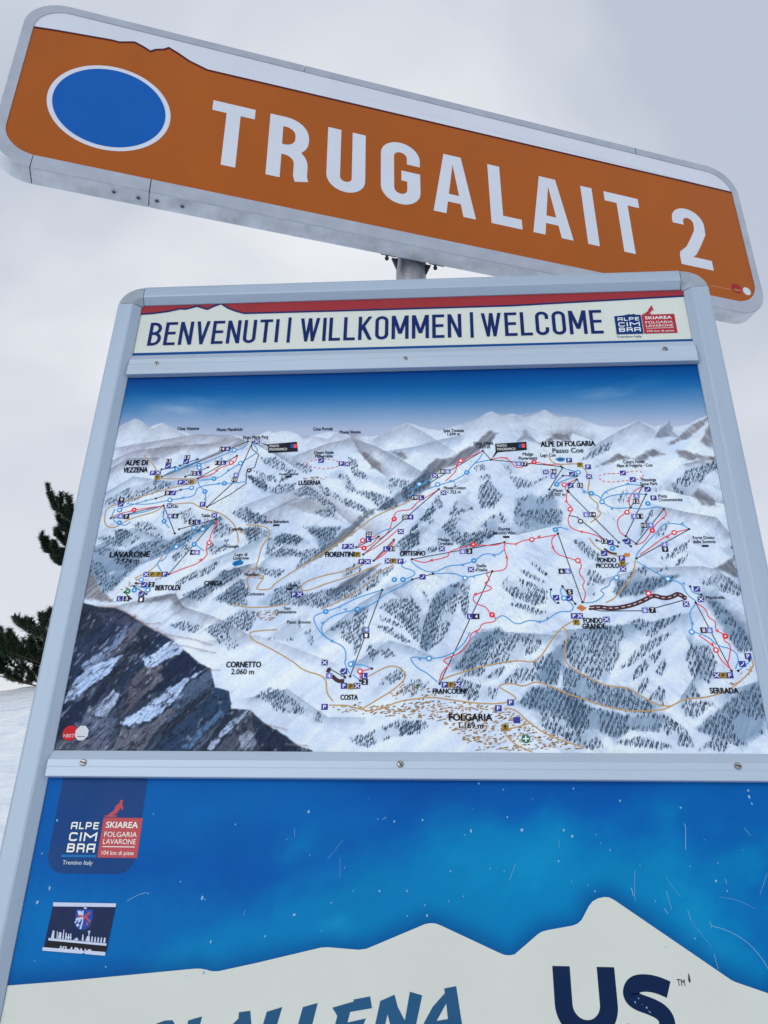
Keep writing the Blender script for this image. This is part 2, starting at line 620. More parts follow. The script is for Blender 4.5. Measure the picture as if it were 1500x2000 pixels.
def build_ground():
    na, nr = 900, 190
    ang = np.linspace(0, 2 * np.pi, na, endpoint=False)
    rad = np.concatenate([[0], np.geomspace(0.25, 4000, nr - 1)])
    A, R_ = np.meshgrid(ang, rad)
    X, Y = R_ * np.cos(A), R_ * np.sin(A)
    Z = ground_h(X, Y)
    co = np.stack([X, Y, Z], -1).reshape(-1, 3).astype(np.float32)
    i = np.arange(na * nr).reshape(nr, na)
    j = np.roll(i, -1, 1)
    q = np.stack([i[:-1], i[1:], j[1:], j[:-1]], -1).reshape(-1, 4)
    me = bpy.data.meshes.new('snow_ground')
    me.from_pydata(co.tolist(), [], q.tolist())
    me.polygons.foreach_set('use_smooth', [True] * len(me.polygons))
    m = bpy.data.materials.new('snow')
    m.use_nodes = True
    nt = m.node_tree
    b = nt.nodes['Principled BSDF']
    b.inputs['Roughness'].default_value = 0.7
    b.inputs['Specular IOR Level'].default_value = 0.2
    tc = nt.nodes.new('ShaderNodeTexCoord')
    mpn = nt.nodes.new('ShaderNodeMapping')
    mpn.inputs['Scale'].default_value = (0.45, 1.0, 1.6)
    nt.links.new(tc.outputs['Object'], mpn.inputs['Vector'])
    n = nt.nodes.new('ShaderNodeTexNoise')
    n.inputs['Scale'].default_value = 2.6
    n.inputs['Detail'].default_value = 7
    n.inputs['Roughness'].default_value = 0.62
    nt.links.new(mpn.outputs['Vector'], n.inputs['Vector'])
    r = nt.nodes.new('ShaderNodeValToRGB')
    r.color_ramp.elements[0].position = .35
    r.color_ramp.elements[0].color = (.74, .83, .94, 1)
    r.color_ramp.elements[1].position = .62
    r.color_ramp.elements[1].color = (.88, .93, .98, 1)
    nt.links.new(n.outputs['Fac'], r.inputs['Fac'])
    nt.links.new(r.outputs['Color'], b.inputs['Base Color'])
    bp = nt.nodes.new('ShaderNodeBump')
    bp.inputs['Strength'].default_value = 0.7
    bp.inputs['Distance'].default_value = 0.25
    nt.links.new(n.outputs['Fac'], bp.inputs['Height'])
    nt.links.new(bp.outputs['Normal'], b.inputs['Normal'])
    o = mesh_obj('snow_ground', me, m)
    o['kind'] = 'structure'


build_ground()

# ------------------------------------------------------------------ post
m_galv = mat('galvanised_steel', (.36, .37, .40, 1), rough=.45, metal=.75, vary=.22, scale=28, bump=.15, bscale=120)
POST = (0.0052, 0.096)
post = empty('support_post', (POST[0], POST[1], 0))
mb = MB()
mb.tube((0, 0, -.4), (0, 0, 3.52), .036, n=40, caps=False)
mb.build('post_tube', m_galv, post, smooth=True)
mb = MB()
mb.tube((0, 0, 3.52), (0, 0, 3.535), .038, n=40)
mb.build('end_cap', mat('black_plastic', (.03, .03, .035, 1), rough=.5), post)
tag(post, 'round galvanised steel post rising behind the map board to the orange sign', 'post')

# ------------------------------------------------------------------ information board
board = empty('information_board', (0, 0.02, 0.82))
INV = Matrix.Translation((0, -0.02, -0.82))
m_alu = mat('anodised_aluminium', (.385, .475, .58, 1), rough=.52, metal=.30, vary=.09, scale=14, bump=.06, bscale=260, stretch=(1, 1, .06))
m_rail = mat('rail_aluminium', (.46, .55, .655, 1), rough=.50, metal=.30, vary=.09, scale=12, bump=.05, bscale=260, stretch=(.06, 1, 1))
m_corner = mat('corner_plastic', (.34, .39, .45, 1), rough=.5, metal=.2, vary=.12, scale=30)
m_back = mat('backing_sheet', (.45, .48, .52, 1), rough=.6)
Z_TOP, Z_IN, Z_BOT = 2.948, 2.9035, 0.84
XO, XI = 0.6505, 0.5992
K = 0.0015
# side frames: flat face, a crease, then a bevel down to the panels
for sgn in (-1, 1):
    prof = [(XI, .004), (XI, -.003), (XI + .015, -.0155), (XI + .0185, -.0163), (XO - .006, -.0163), (XO - .0018, -.0145), (XO, -.010), (XO, .044), (XI, .044)]
    mb = MB()
    mb.prism([(sgn * a, b) for a, b in prof], 'z', Z_BOT + .046 + K, Z_TOP - .048 - K)
    mb.build('side_frame', m_alu, board, INV)
for top in (1, 0):
    if top:
        prof = [(.004, Z_IN), (-.003, Z_IN), (-.0155, Z_IN + .0135), (-.0163, Z_IN + .017), (-.0163, Z_TOP - .006), (-.0145, Z_TOP - .0018), (-.010, Z_TOP), (.044, Z_TOP), (.044, Z_IN)]
    else:
        zi = Z_BOT + .046
        prof = [(.004, zi), (-.003, zi), (-.0155, zi - .0135), (-.0163, zi - .017), (-.0163, Z_BOT + .006), (-.0145, Z_BOT + .0018), (-.010, Z_BOT), (.044, Z_BOT), (.044, zi)]
    mb = MB()
    mb.prism(prof, 'x', -XI + .0045 + K, XI - .0045 - K)
    mb.build('top_frame' if top else 'bottom_frame', mat('anodised_aluminium_lying', (.385, .475, .58, 1), rough=.52, metal=.30, vary=.09, scale=14, bump=.06, bscale=260, stretch=(.06, 1, 1)), board, INV)
# rounded corner pieces: the frame profile turned through a quarter circle
for sx in (-1, 1):
    for top in (1, 0):
        cx, cz = sx * (XI - .0045), (Z_TOP - .048) if top else (Z_BOT + .046)
        rx, rz = XO - XI + .0045 - .0008, (.048 if top else .046) - .0008
        prof = [(0.02, .002), (.06, -.004), (.36, -.0145), (.44, -.0155), (.84, -.0158), (.93, -.0148), (.985, -.0115), (1.0, -.007), (1.0, .043)]
        n = 16
        vs, fs = [], []
        for i in range(n + 1):
            a = math.pi / 2 * i / n
            for r, y in prof:
                vs.append((cx + sx * r * rx * math.cos(a), y, cz + (1 if top else -1) * r * rz * math.sin(a)))
        np_ = len(prof)
        for i in range(n):
            for j in range(np_ - 1):
                fs.append((i * np_ + j, i * np_ + j + 1, (i + 1) * np_ + j + 1, (i + 1) * np_ + j))
        fs.append(tuple(range(np_)))
        fs.append(tuple(range(n * np_, (n + 1) * np_)))
        MB().add(vs, fs).build('corner_piece', m_corner, board, INV)
MB().box(-.6, .6, .006, .04, Z_BOT + .03, Z_TOP - .03).build('backing_panel', m_back, board, INV)


def screw(x, y, z, parent, rot, r=.0058):
    n = 14
    vs, fs = [], []
    for rr, yy in ((r, 0), (r, -.0012), (r * .75, -.0026), (0.001, -.003)):
        for i in range(n):
            t = 2 * math.pi * i / n
            vs.append((x + rr * math.cos(t), y + yy, z + rr * math.sin(t)))
    for k in range(3):
        for i in range(n):
            fs.append((k * n + i, k * n + (i + 1) % n, (k + 1) * n + (i + 1) % n, (k + 1) * n + i))
    fs.append(tuple(range(3 * n, 4 * n)))
    s = MB().add(vs, fs).build('screw', mat('screw_zinc', (.34, .33, .34, 1), rough=.35, metal=.85, vary=.25, scale=200), parent, INV)
    return s


def slot(mb, x, y, z, rot, r=.0058):
    c, s = math.cos(rot), math.sin(rot)
    a, b = r * .8, r * .17
    mb.add([(x + u * c - w * s, y - .0033, z + u * s + w * c) for u, w in ((-a, -b), (a, -b), (a, b), (-a, b))], [(0, 1, 2, 3)])


# the two rails that clamp the panels
m_slot = mat('screw_slot', (.06, .055, .06, 1), rough=.8)
for k, (zb, zt, xe) in enumerate(((2.7026, 2.7625, .5988), (1.8675, 1.9128, .6000))):
    h = zt - zb
    if k == 0:
        prof = [(-.001, zt), (-.0100, zt - .017), (-.0112, zt - .0185), (-.0113, zt - .031), (-.0135, zt - .034), (-.0140, zb + .001), (-.0132, zb), (-.001, zb)]
    else:
        prof = [(-.001, zt), (-.0108, zt - .016), (-.0140, zt - .0172), (-.0143, zt - .0285), (-.0138, zt - .030), (-.0140, zb + .001), (-.0132, zb), (-.001, zb)]
    mb = MB()
    mb.prism(prof, 'x', -xe, xe)
    rail = mb.build('clamp_rail', m_rail, board, INV)
    pts = [MM("-541.7,2739.0 -2.0,2735.7 540.0,2743.9"), MM("-542.7,1892.4 -4.6,1893.0 540.2,1892.9")][k]
    for i, (x, z) in enumerate(pts):
        f = 1 - .0115 / 1.437
        x, z = .0663 + (x - .0663) * f, 1.6 + (z - 1.6) * f
        y = -.0117 if k == 0 else -.0143
        s = screw(x, y, z, board, 0)
        mbs = MB()
        slot(mbs, x, y, z, rng.uniform(0, 3.1))
        so = mbs.build('screw_slot', m_slot, s, None)

# ---- welcome banner
m_cream = mat('banner_white', ink(160, 179, 194), rough=.4, vary=.035, scale=4)
m_navy = mat('navy_ink', ink(4, 30, 92), rough=.4, vary=.08)
m_red = mat('red_ink', ink(116, 40, 52), rough=.4, vary=.05)
banner = MB().box(-.599, .599, .0005, .0055, 2.735, 2.925).build('banner_panel', m_cream, board, INV)
Y1, Y2, Y3, Y4 = -.0002, -.0004, -.0006, -.0008
zb_line = 2.7690
mb = MB()
edge = MM("-605.0,2880.6 -569.9,2882.3 -535.4,2887.0 -510.4,2893.5 -498.5,2891.6 -472.5,2899.6 -447.9,2889.6 -433.7,2898.1 -418.1,2905.0 -400.3,2890.8 -380.7,2881.1 -361.5,2874.5 -107.0,2873.8 229.7,2874.1 603.7,2887.0")
edge[0] = (-.5988, edge[0][1])
edge[-1] = (.5988, edge[-1][1])
flat(mb, edge + [(.5988, 2.9235), (-.5988, 2.9235)], Y1)
mb.build('red_band', m_red, banner)
mb = MB()
ribbon(mb, [(p[0], p[1]) for p in edge], .0042, Y2)
mb.build('band_outline', m_navy, banner)
mb = MB()
flat(mb, [(-.5988, 2.755), (.5988, 2.755), (.5988, zb_line), (-.5988, zb_line + .0015)], Y1)
mb.build('blue_border', mat('blue_ink', ink(0, 60, 130), rough=.4), banner)
mb = MB()
BW = dict(WID)
for text, a in (('BENVENUTI', MM("-571.4,2784.9 -281.5,2782.3 -583.3,2862.0")), ('|', MM("-262.5,2783.0 -253.5,2782.7")), ('WILLKOMMEN', MM("-233.5,2784.9 118.4,2782.7")),
                ('|', MM("136.9,2782.1 144.5,2781.8")), ('WELCOME', MM("160.9,2784.0 419.0,2786.2"))):
    z0, z1 = 2.7902, 2.8548
    if text == '|':
        x = (a[0][0] + a[1][0]) / 2
        flat(mb, [(x - .0035, z0 - .002), (x + .0035, z0 - .002), (x + .0035, z1 + .004), (x - .0035, z1 + .004)], Y2)
    else:
        stroke_text(mb, text, a[0][0], a[1][0], z0, z1, .115, Y2, gap=.12, each=lambda q: q.build('letter', m_navy, banner))
    if text == '|':
        mb.build('divider_bar', m_navy, banner)
        mb = MB()


def ski_logo(parent, x0, x1, z0, z1, y, dark, red, white, blue, alpha_bg=True, tl=None):
    """ALPE CIMBRA / SKIAREA mark: two blocks side by side, a skier on top"""
    w, h = x1 - x0, z1 - z0
    xm = x0 + w * .455
    b, r, t, s, u = MB(), MB(), MB(), MB(), MB()
    if alpha_bg:
        flat(b, [(x0, z0), (xm - w * .012, z0), (xm - w * .012, z1), (x0 + w * .36, z1 + h * .01), (x0 + w * .33, z1 + h * .06), (x0 + w * .29, z1 + h * .03), (x0 + w * .25, z1 + h * .05), (x0 + w * .15, z1 - h * .01), (x0, z1 - h * .04)], y)
        b.build('logo_block', dark, parent)
    flat(r, [(xm, z0), (x1, z0), (x1, z1), (xm, z1)], y)
    r.build('logo_block', red, parent)
    tx0, tx1 = x0 + w * (.05 if alpha_bg else .02), xm - w * .05
    k = h / 100
    stroke_text(t, 'aLPE', tx0, tx1, z0 + 70 * k, z0 + 88 * k, .19, y - .0002, gap=.22, widths=dict(a=.75, L=.55, P=.7, E=.62))
    stroke_text(t, 'CIm', tx0, tx1, z0 + 40 * k, z0 + 62 * k, .19, y - .0002, gap=.2, widths=dict(C=.85, m=1.25))
    stroke_text(t, 'BRa', tx0, tx1, z0 + 12 * k, z0 + 34 * k, .19, y - .0002, gap=.22, widths=dict(B=.8, R=.8, a=.85))
    rx = (xm + x1) / 2
    small_text(t, 'SKIAREA', rx, z0 + 82 * k, w * .44, h * .15, y - .0002, bold=.02)
    small_text(t, 'FOLGARIA', rx, z0 + 58 * k, w * .45, h * .125, y - .0002, bold=0)
    small_text(t, 'LAVARONE', rx, z0 + 40 * k, w * .45, h * .125, y - .0002, bold=0)
    small_text(t, '104 km di piste', rx, z0 + 12 * k, w * .44, h * .10, y - .0002, bold=0)
    flat(t, [(xm + w * .05, z0 + 26 * k), (x1 - w * .05, z0 + 26 * k), (x1 - w * .05, z0 + 28 * k), (xm + w * .05, z0 + 28 * k)], y - .0002)
    t.build('logo_lettering', white, parent)
    # skier leaning into a turn
    q = lambda L: [(xm + w * .1 + a * h * .01, z1 + b_ * h * .01) for a, b_ in L]
    flat(s, q([(-18, 3), (-2, 1), (16, 3), (16, 6), (4, 6), (15, 12), (20, 22), (24, 26), (27, 20), (30, 21), (27, 33), (24, 38), (16, 38), (8, 30), (6, 20), (-4, 12), (-10, 6), (-18, 6)]), y - .0001)
    disc(s, *q([(22, 42)])[0], h * .045, y - .0001, n=12)
    s.build('logo_skier', red, parent)
    small_text(u, 'Trentino Italy', x0 + w * .2, z0 - 13 * k, w * .41, h * .10, y - .0001, bold=.01)
    u.build('logo_lettering', tl or dark, parent)
    if not alpha_bg:
        u2 = MB()
        flat(u2, [(x0 - w * .04, z0), (xm - w * .015, z0), (xm - w * .015, z0 + h * .06), (x0 - w * .04, z0 + h * .06)], y)
        u2.build('logo_bar', blue, parent)


m_lwhite = mat('logo_white', ink(175, 195, 220), rough=.4)
m_lred = mat('logo_red', ink(128, 38, 56), rough=.4)
m_lnavy = mat('logo_navy', ink(0, 40, 105), rough=.4)
m_lblue = mat('logo_blue', ink(0, 90, 165), rough=.4)
lg = MM("445.2,2790.9 572.6,2789.2 452.0,2854.0 569.2,2856.7")
ski_logo(banner, lg[0][0], lg[1][0] - .001, 2.7865, 2.8380, Y2, m_lnavy, m_lred, m_lwhite, m_lblue)


# ------------------------------------------------------------------ the piste map, painted on its sheet
MMM = lambda pts: [(a * 1000, b * 1000) for a, b in pts]
S = Sheet(-599, 599, 1905, 2722, 820, 560)
X, Z = S.X, S.Z
SNOW = np.array((165., 191., 231.))
# sky of the map
stops = [(0, (2, 48, 122)), (45, (0, 72, 144)), (80, (40, 98, 162)), (115, (88, 126, 178)), (150, (128, 152, 196)), (190, (140, 162, 203))]
dz = 2712 - Z + 10 * (fbm(X, Z, 160, 3, 2, 0, 3) - .5)
for ch in range(3):
    S.C[..., ch] = np.interp(dz, [s[0] for s in stops], [s[1][ch] for s in stops])
cl = np.clip((fbm(X, Z, 60, 5, 8, -8, 3.2) - .48) * 3, 0, 1) * np.exp(-((X + 400) / 190) ** 2) * np.exp(-((Z - 2612) / 38) ** 2)
cl += np.clip((fbm(X, Z, 50, 5, 9, 10, 4) - .5) * 2.2, 0, .6) * np.exp(-((X - 430) / 170) ** 2) * np.exp(-((Z - 2632) / 34) ** 2)
S.C += np.clip(cl, 0, 1)[..., None] * (np.array((150, 168, 205)) - S.C) * .55
# far snowy chain and the land below it
far = MMM(MM("-614,2563 -595,2579 -568,2597 -551,2589 -533,2574 -520,2581 -506,2585 -485,2572 -465,2564 -444,2556 -392,2549 -357,2551 -335,2547 -306,2549 -286,2558 -279,2559 -272,2555 -260,2557 -251,2559 -237,2557 -230,2554 -219,2548 -208,2539 -194,2545 -180,2549 -159,2554 -143,2553 -110,2542 -75,2541 -47,2544 -24,2558 -3,2570 4,2572 16,2568 29,2562 49,2556 69,2552 95,2560 116,2566 148,2580 163,2591 175,2596 184,2590 194,2585 214,2590 227,2586 242,2581 261,2587 273,2594 281,2597 291,2590 304,2580 327,2579 346,2576 366,2565 383,2557 405,2553 428,2552 446,2560 463,2566 476,2560 494,2551 511,2557 524,2563 528,2557 531,2550 559,2555 579,2566 598,2575 619,2582"))
far = [(-620, far[0][1])] + far + [(620, far[-1][1]), (620, 1890), (-620, 1890)]
S.area(far, (158, 181, 216), 1, 3.5, 1.2, 1)
w = S.win(far, 5)
ins = S.inside(far, X, Z)
base = SNOW + (fbm(X, Z, 120, 4, 4)[..., None] - .5) * np.array((34, 28, 18))
base = base + (fbm(X, Z, 22, 4, 6, 38, 4)[..., None] - .5) * np.array((34, 28, 18))
t = np.clip((2560 - Z) / 45, 0, 1)[..., None] * ins[..., None]
S.C = S.C * (1 - t) + base * t
# pencil hatching of the slopes
hz = np.clip((fbm(X, Z, 70, 3, 12) - .42) * 3, 0, 1) * ins
ht = np.clip((fbm(X, Z, 7, 4, 13, 42, 6) - .5) * 4, 0, 1)
hb = np.clip((fbm(X, Z, 8, 4, 14, -35, 6) - .5) * 4, 0, 1)
lr = np.clip((X + 60) / 240 + .5, 0, 1)
hk = (hz * (hb * lr + ht * (1 - lr)) * .36)[..., None]
S.C = S.C * (1 - hk) + np.array((112, 136, 176)) * hk

GREY, BLUE, DARK, BRWN, INKB = (112, 130, 164), (88, 122, 168), (50, 70, 100), (112, 122, 150), (60, 84, 118)
# crest lines with shading on one side: line, width, colour, strength, side
for pts, wd, c_, al, sd_ in (
    (MM("-614,2563 -568,2597 -523,2570 -506,2585 -457,2556"), 22, (140, 160, 198), .5, -1),
    (MM("-581,2529 -519,2540 -435,2555 -357,2551 -338,2543"), 34, (122, 134, 166), .55, -1),
    (MM("-612,2489 -558,2518 -485,2527 -411,2532"), 30, (122, 134, 166), .6, -1),
    (MM("-613,2465 -566,2500 -513,2501"), 30, GREY, .6, -1),
    (MM("-337,2538 -387,2510 -437,2484 -476,2463"), 22, GREY, .6, 1),
    (MM("-595,2423 -548,2457 -473,2444 -402,2455"), 18, BLUE, .4, -1),
    (MM("-305,2527 -260,2500 -217,2469"), 26, GREY, .6, 1),
    (MM("-209,2505 -158,2527 -109,2539 -59,2517 -12,2488 38,2452"), 30, GREY, .55, -1),
    (MM("-109,2535 -95,2508 -73,2478 -47,2454"), 22, BRWN, .6, 1),
    (MM("-201,2547 -158,2537 -143,2551 -106,2538"), 18, (140, 160, 196), .5, -1),
    (MM("-54,2542 4,2571 39,2548 79,2517"), 40, (132, 156, 198), .55, -1),
    (MM("-33,2507 18,2515 69,2531 100,2538"), 24, (120, 150, 196), .6, -1),
    (MM("-231,2388 -192,2409 -151,2386 -109,2347 -69,2324"), 34, BRWN, .42, 1),
    (MM("-270,2371 -222,2399 -192,2402"), 40, GREY, .5, -1),
    (MM("-312,2389 -253,2414 -193,2427"), 20, GREY, .35, -1),
    (MM("116,2566 175,2594 215,2585 281,2595 347,2574"), 30, (140, 162, 204), .5, -1),
    (MM("371,2510 414,2538 463,2566 485,2550"), 30, (128, 150, 196), .6, -1),
    (MM("293,2536 327,2542 362,2525"), 20, GREY, .5, 1),
    (MM("542,2465 603,2481"), 16, BRWN, .6, -1),
    (MM("491,2370 527,2359 581,2347 599,2315"), 26, GREY, .55, -1),
    (MM("505,2403 559,2386 604,2374"), 24, GREY, .5, 1),
    (MM("362,2225 438,2246 538,2248 564,2241 595,2213"), 22, GREY, .5, -1),
    (MM("-360,2274 -313,2295 -266,2327"), 26, BLUE, .4, -1),
    (MM("-585,2309 -530,2341 -444,2307 -369,2356"), 26, BLUE, .5, -1),
    (MM("-588,2244 -516,2254 -451,2285"), 40, BLUE, .55, 1),
    (MM("-531,2179 -477,2194 -426,2202 -410,2176 -347,2155 -287,2124"), 20, GREY, .6, -1),
    (MM("-413,2193 -373,2218 -337,2246 -300,2258"), 30, DARK, .55, -1),
    (MM("-342,2200 -297,2231 -262,2273 -225,2304"), 24, BLUE, .45, -1),
    (MM("-138,2129 -84,2178 -38,2208 9,2226"), 22, BLUE, .4, -1),
    (MM("-28,2203 9,2177 33,2102"), 26, BLUE, .35, 1),
    (MM("-80,2072 -27,2109 10,2098 37,2086"), 20, BLUE, .4, -1),
    (MM("-341,2111 -268,2120 -210,2101 -135,2072"), 24, (146, 170, 208), .5, -1),
    (MM("-266,2006 -204,2021 -130,1972 -77,1972"), 22, BLUE, .35, -1),
    (MM("163,2326 210,2315 268,2330"), 26, BLUE, .5, 1),
    (MM("82,2071 128,2123 191,2123 262,2118"), 26, BLUE, .45, -1),
    (MM("281,2127 353,2132 433,2141 488,2155"), 34, BLUE, .5, -1),
    (MM("494,2103 509,2061 467,2006"), 22, BLUE, .5, 1),
    (MM("536,2179 575,2145 600,2089"), 28, INKB, .55, 1),
    (MM("545,2017 598,2034 607,1991"), 30, BLUE, .5, -1),
):
    S.slope(MMM(pts), wd * 1.15, tuple(q * .88 for q in c_), min(.9, al * 1.2), sd_, seed=len(pts) + wd)
# bare rock and earth patches
for pts, c_, al in (
    (MM("268,2516 294,2537 329,2542 325,2521 297,2526"), (105, 98, 112), .8), (MM("222,2523 239,2548 247,2537 268,2515 242,2527"), (118, 120, 140), .55),
    (MM("8,2429 28,2445 57,2485 84,2484 106,2500 132,2513 171,2549 182,2543 170,2521 151,2508 118,2481 77,2463 42,2440 8,2422 -17,2407"), (92, 102, 124), .9),
    (MM("372,2461 416,2491 444,2479 419,2477 401,2469"), (98, 92, 104), .8), (MM("446,2477 484,2500 504,2487 478,2481 461,2470"), (88, 88, 104), .85),
    (MM("514,2508 545,2534 569,2555 602,2572 579,2542 554,2521"), (116, 108, 120), .75), (MM("578,2515 594,2542 603,2558 598,2500 584,2507"), (106, 94, 102), .8),
    (MM("528,2495 549,2492 569,2480 552,2469 533,2481"), (104, 88, 94), .8), (MM("555,2487 598,2479 598,2470 568,2476"), (100, 96, 110), .7),
    (MM("505,2547 525,2566 527,2540 535,2527 490,2526"), (112, 140, 190), .7),
    (MM("545,2394 557,2410 579,2389 585,2369 558,2375"), (100, 98, 112), .7), (MM("561,2243 598,2262 599,2222 577,2238"), (84, 96, 118), .85),
    (MM("-95,2506 -82,2493 -65,2466 -48,2460 -51,2477 -72,2498"), (118, 104, 108), .7), (MM("-26,2502 -8,2504 3,2488 -12,2491"), (116, 104, 110), .7),
    (MM("-602,2200 -599,2253 -571,2210 -538,2185 -568,2189 -602,2194"), (128, 108, 108), .85),
    (MM("-502,2181 -467,2194 -427,2203 -409,2176 -437,2189"), (112, 120, 140), .8),
    (MM("45,2466 19,2434 -23,2401 -54,2372 -23,2378 5,2393 48,2423"), (66, 90, 122), .85), (MM("-75,2367 -58,2375 -80,2346 -93,2329 -120,2303 -164,2271 -183,2261 -146,2301 -117,2331"), (84, 98, 118), .85),
    (MM("-148,2195 -102,2228 -46,2259 -54,2245 -101,2207 -127,2195"), (58, 74, 100), .85), (MM("-231,2388 -192,2398 -150,2381 -121,2349 -149,2358 -190,2370"), (130, 132, 154), .3),
    (MM("-526,2518 -485,2532 -444,2538 -472,2510 -512,2493"), (130, 128, 150), .3), (MM("-421,2525 -370,2544 -337,2541 -378,2522"), (128, 126, 148), .3)):
    c2 = tuple(.35 * q + .65 * g for q, g in zip(c_, (84, 98, 124)))
    S.area(MMM(pts), c2, al * .6, 4.5, 6, seed=int(c_[0]) + len(pts), streak=(40 if pts[0][0] < .2 else 130, .85))
    S.area(MMM(pts), tuple(q * .62 for q in c2), al * .5, 4, 5, seed=int(c_[0]) + 9, streak=(48 if pts[0][0] < .2 else 125, 1.3))

# the dark rock massif in the lower left corner
rock = MMM(MM("-622,2186 -599,2184 -565,2176 -535,2174 -508,2161 -476,2141 -447,2126 -419,2111 -392,2089 -368,2070 -343,2057 -332,2024 -306,2017 -299,1985 -268,1985 -239,1961 -196,1937 -178,1923 -153,1915 -150,1895 -636,1892 -701,2187"))
S.area(rock, (32, 44, 64), 1, 2.0, 1.6, 2)
w = S.win(rock, 0)
ri = S.inside(rock, X[w], Z[w])
n1 = fbm(X[w], Z[w], 15, 5, 21, 52, 6)
n2 = fbm(X[w], Z[w], 7, 4, 22, 60, 3)
n3 = fbm(X[w], Z[w], 60, 3, 23)
k1 = np.clip((n1 - .50) * 6, 0, 1) * ri * .75 * np.clip((n3 - .3) * 3, 0, 1)
S.C[w] = S.C[w] * (1 - k1[..., None]) + np.array((84, 98, 128)) * k1[..., None]
k2 = np.clip((n2 - .60) * 9, 0, 1) * ri * .45
S.C[w] = S.C[w] * (1 - k2[..., None]) + np.array((70, 78, 98)) * k2[..., None]
for pts, c_, al, st in (
    (MM("-609,2026 -597,2107 -556,2146 -495,2157 -512,2111 -551,2063"), (34, 48, 74), .7, .5),
    (MM("-495,2139 -482,2133 -495,2108 -510,2087 -523,2088"), (84, 84, 98), .8, .5),
    (MM("-448,2128 -426,2111 -466,2078 -491,2035 -495,2015 -503,2005 -503,2035 -483,2076 -461,2103"), (30, 46, 72), .9, .3),
    (MM("-598,1994 -591,2031 -564,2062 -509,2081 -523,2053 -556,2024 -594,1996"), (150, 168, 202), .9, .5),
    (MM("-584,2063 -559,2084 -533,2100 -508,2146 -502,2145 -513,2106 -539,2075 -572,2052"), (128, 142, 172), .7, .5),
    (MM("-464,2059 -468,2076 -419,2111 -393,2090 -428,2074 -448,2056"), (160, 176, 208), .95, .25),
    (MM("-436,2065 -394,2089 -354,2056 -416,2024 -459,2001 -487,1974 -480,1985 -427,2036"), (26, 38, 62), .95, .2),
    (MM("-487,1983 -481,2050 -463,2057 -431,2065 -430,2039 -452,2013 -471,1989 -492,1971"), (90, 86, 96), .8, .6),
    (MM("-470,2026 -459,2046 -446,2054 -450,2030 -463,2015"), (46, 50, 66), .8, .4),
    (MM("-494,1960 -449,1992 -416,2022 -352,2057 -380,2034 -401,1997 -431,1970 -475,1955"), (154, 172, 206), .95, .3),
    (MM("-401,1997 -377,2035 -344,2054 -335,2024 -365,2000 -405,1962 -439,1945"), (74, 92, 118), .7, .6),
    (MM("-541,1983 -513,2019 -498,2010 -519,1968 -538,1974"), (146, 158, 186), .85, .4),
    (MM("-495,1916 -488,1953 -465,1949 -434,1961 -410,1983 -395,1985 -427,1947 -445,1912"), (96, 96, 108), .8, .65),
    (MM("-600,1935 -598,1989 -554,2007 -522,2035 -539,1998 -558,1976 -567,1953"), (26, 38, 60), .9, .3),
    (MM("-566,1949 -551,1973 -520,1969 -498,1949 -514,1913 -559,1913"), (92, 100, 122), .7, .7),
    (MM("-331,2022 -307,2016 -300,1984 -336,1949 -367,1914 -425,1914 -395,1949 -359,1989"), (38, 58, 84), .9, .5),
    (MM("-376,1919 -350,1949 -318,1985 -312,1980 -340,1945 -362,1916"), (84, 116, 150), .7, .5),
    (MM("-333,1917 -307,1954 -269,1984 -267,1979 -311,1935 -323,1914"), (150, 164, 192), .9, .3),
    (MM("-310,1914 -295,1950 -267,1981 -239,1959 -252,1945 -266,1914"), (66, 70, 84), .85, .6),
    (MM("-263,1972 -239,1960 -196,1936 -176,1920 -183,1913 -236,1913 -251,1937"), (32, 44, 64), .95, .3),
    (MM("-277,1937 -265,1950 -250,1932 -251,1914 -275,1914"), (130, 138, 158), .7, .6),
    (MM("-600,1913 -592,1930 -554,1936 -508,1929 -510,1911"), (92, 94, 108), .7, .8),
    (MM("-569,2165 -521,2165 -488,2145 -507,2139 -556,2146"), (60, 66, 86), .7, .6)):
    S.area(MMM(pts), tuple(q * f for q, f in zip(c_, (.98, 1.03, 1.08) if c_[0] > 125 else (.92, .97, 1.04))), al, 2.4, 5.0, seed=int(c_[2]) + len(pts), streak=(50, st))
# crags: fine dark cracks and snow lying in the gullies
g1 = fbm(X[w], Z[w], 6, 5, 41, 56, 2.6)
g2 = np.abs(fbm(X[w], Z[w], 11, 5, 42, 48, 3.5) - .5) * 2
kk = (np.clip(1 - g2 / .10, 0, 1) * .75 * ri)[..., None]
S.C[w] = S.C[w] * (1 - kk) + np.array((16, 24, 42)) * kk
kk = (np.clip((g1 - .66) * 9, 0, 1) * .5 * ri)[..., None]
S.C[w] = S.C[w] * (1 - kk) + np.array((158, 172, 200)) * kk
S.C[w] = np.where(ri[..., None], S.C[w] * (.80 + .40 * fbm(X[w], Z[w], 3.2, 3, 44)[..., None]), S.C[w])
S.C[w] = np.where(ri[..., None], S.C[w] * np.array((.92, .97, 1.03)), S.C[w])
rims = MMM(MM("-565,2175 -535,2173 -508,2160 -476,2140 -447,2125 -419,2110"))
S.slope(rims, 8, (104, 92, 100), .6, 1, 3)
for pts in (MM("-477,2143 -450,2145"), MM("-447,2125 -423,2121 -379,2113 -348,2103"), MM("-418,2103 -395,2101 -363,2093 -339,2088"), MM("-343,2057 -326,2057"), MM("-239,1961 -199,1951"), MM("-197,1927 -162,1924")):
    S.slope(MMM(pts), 6, (104, 100, 114), .6, -1, 5)

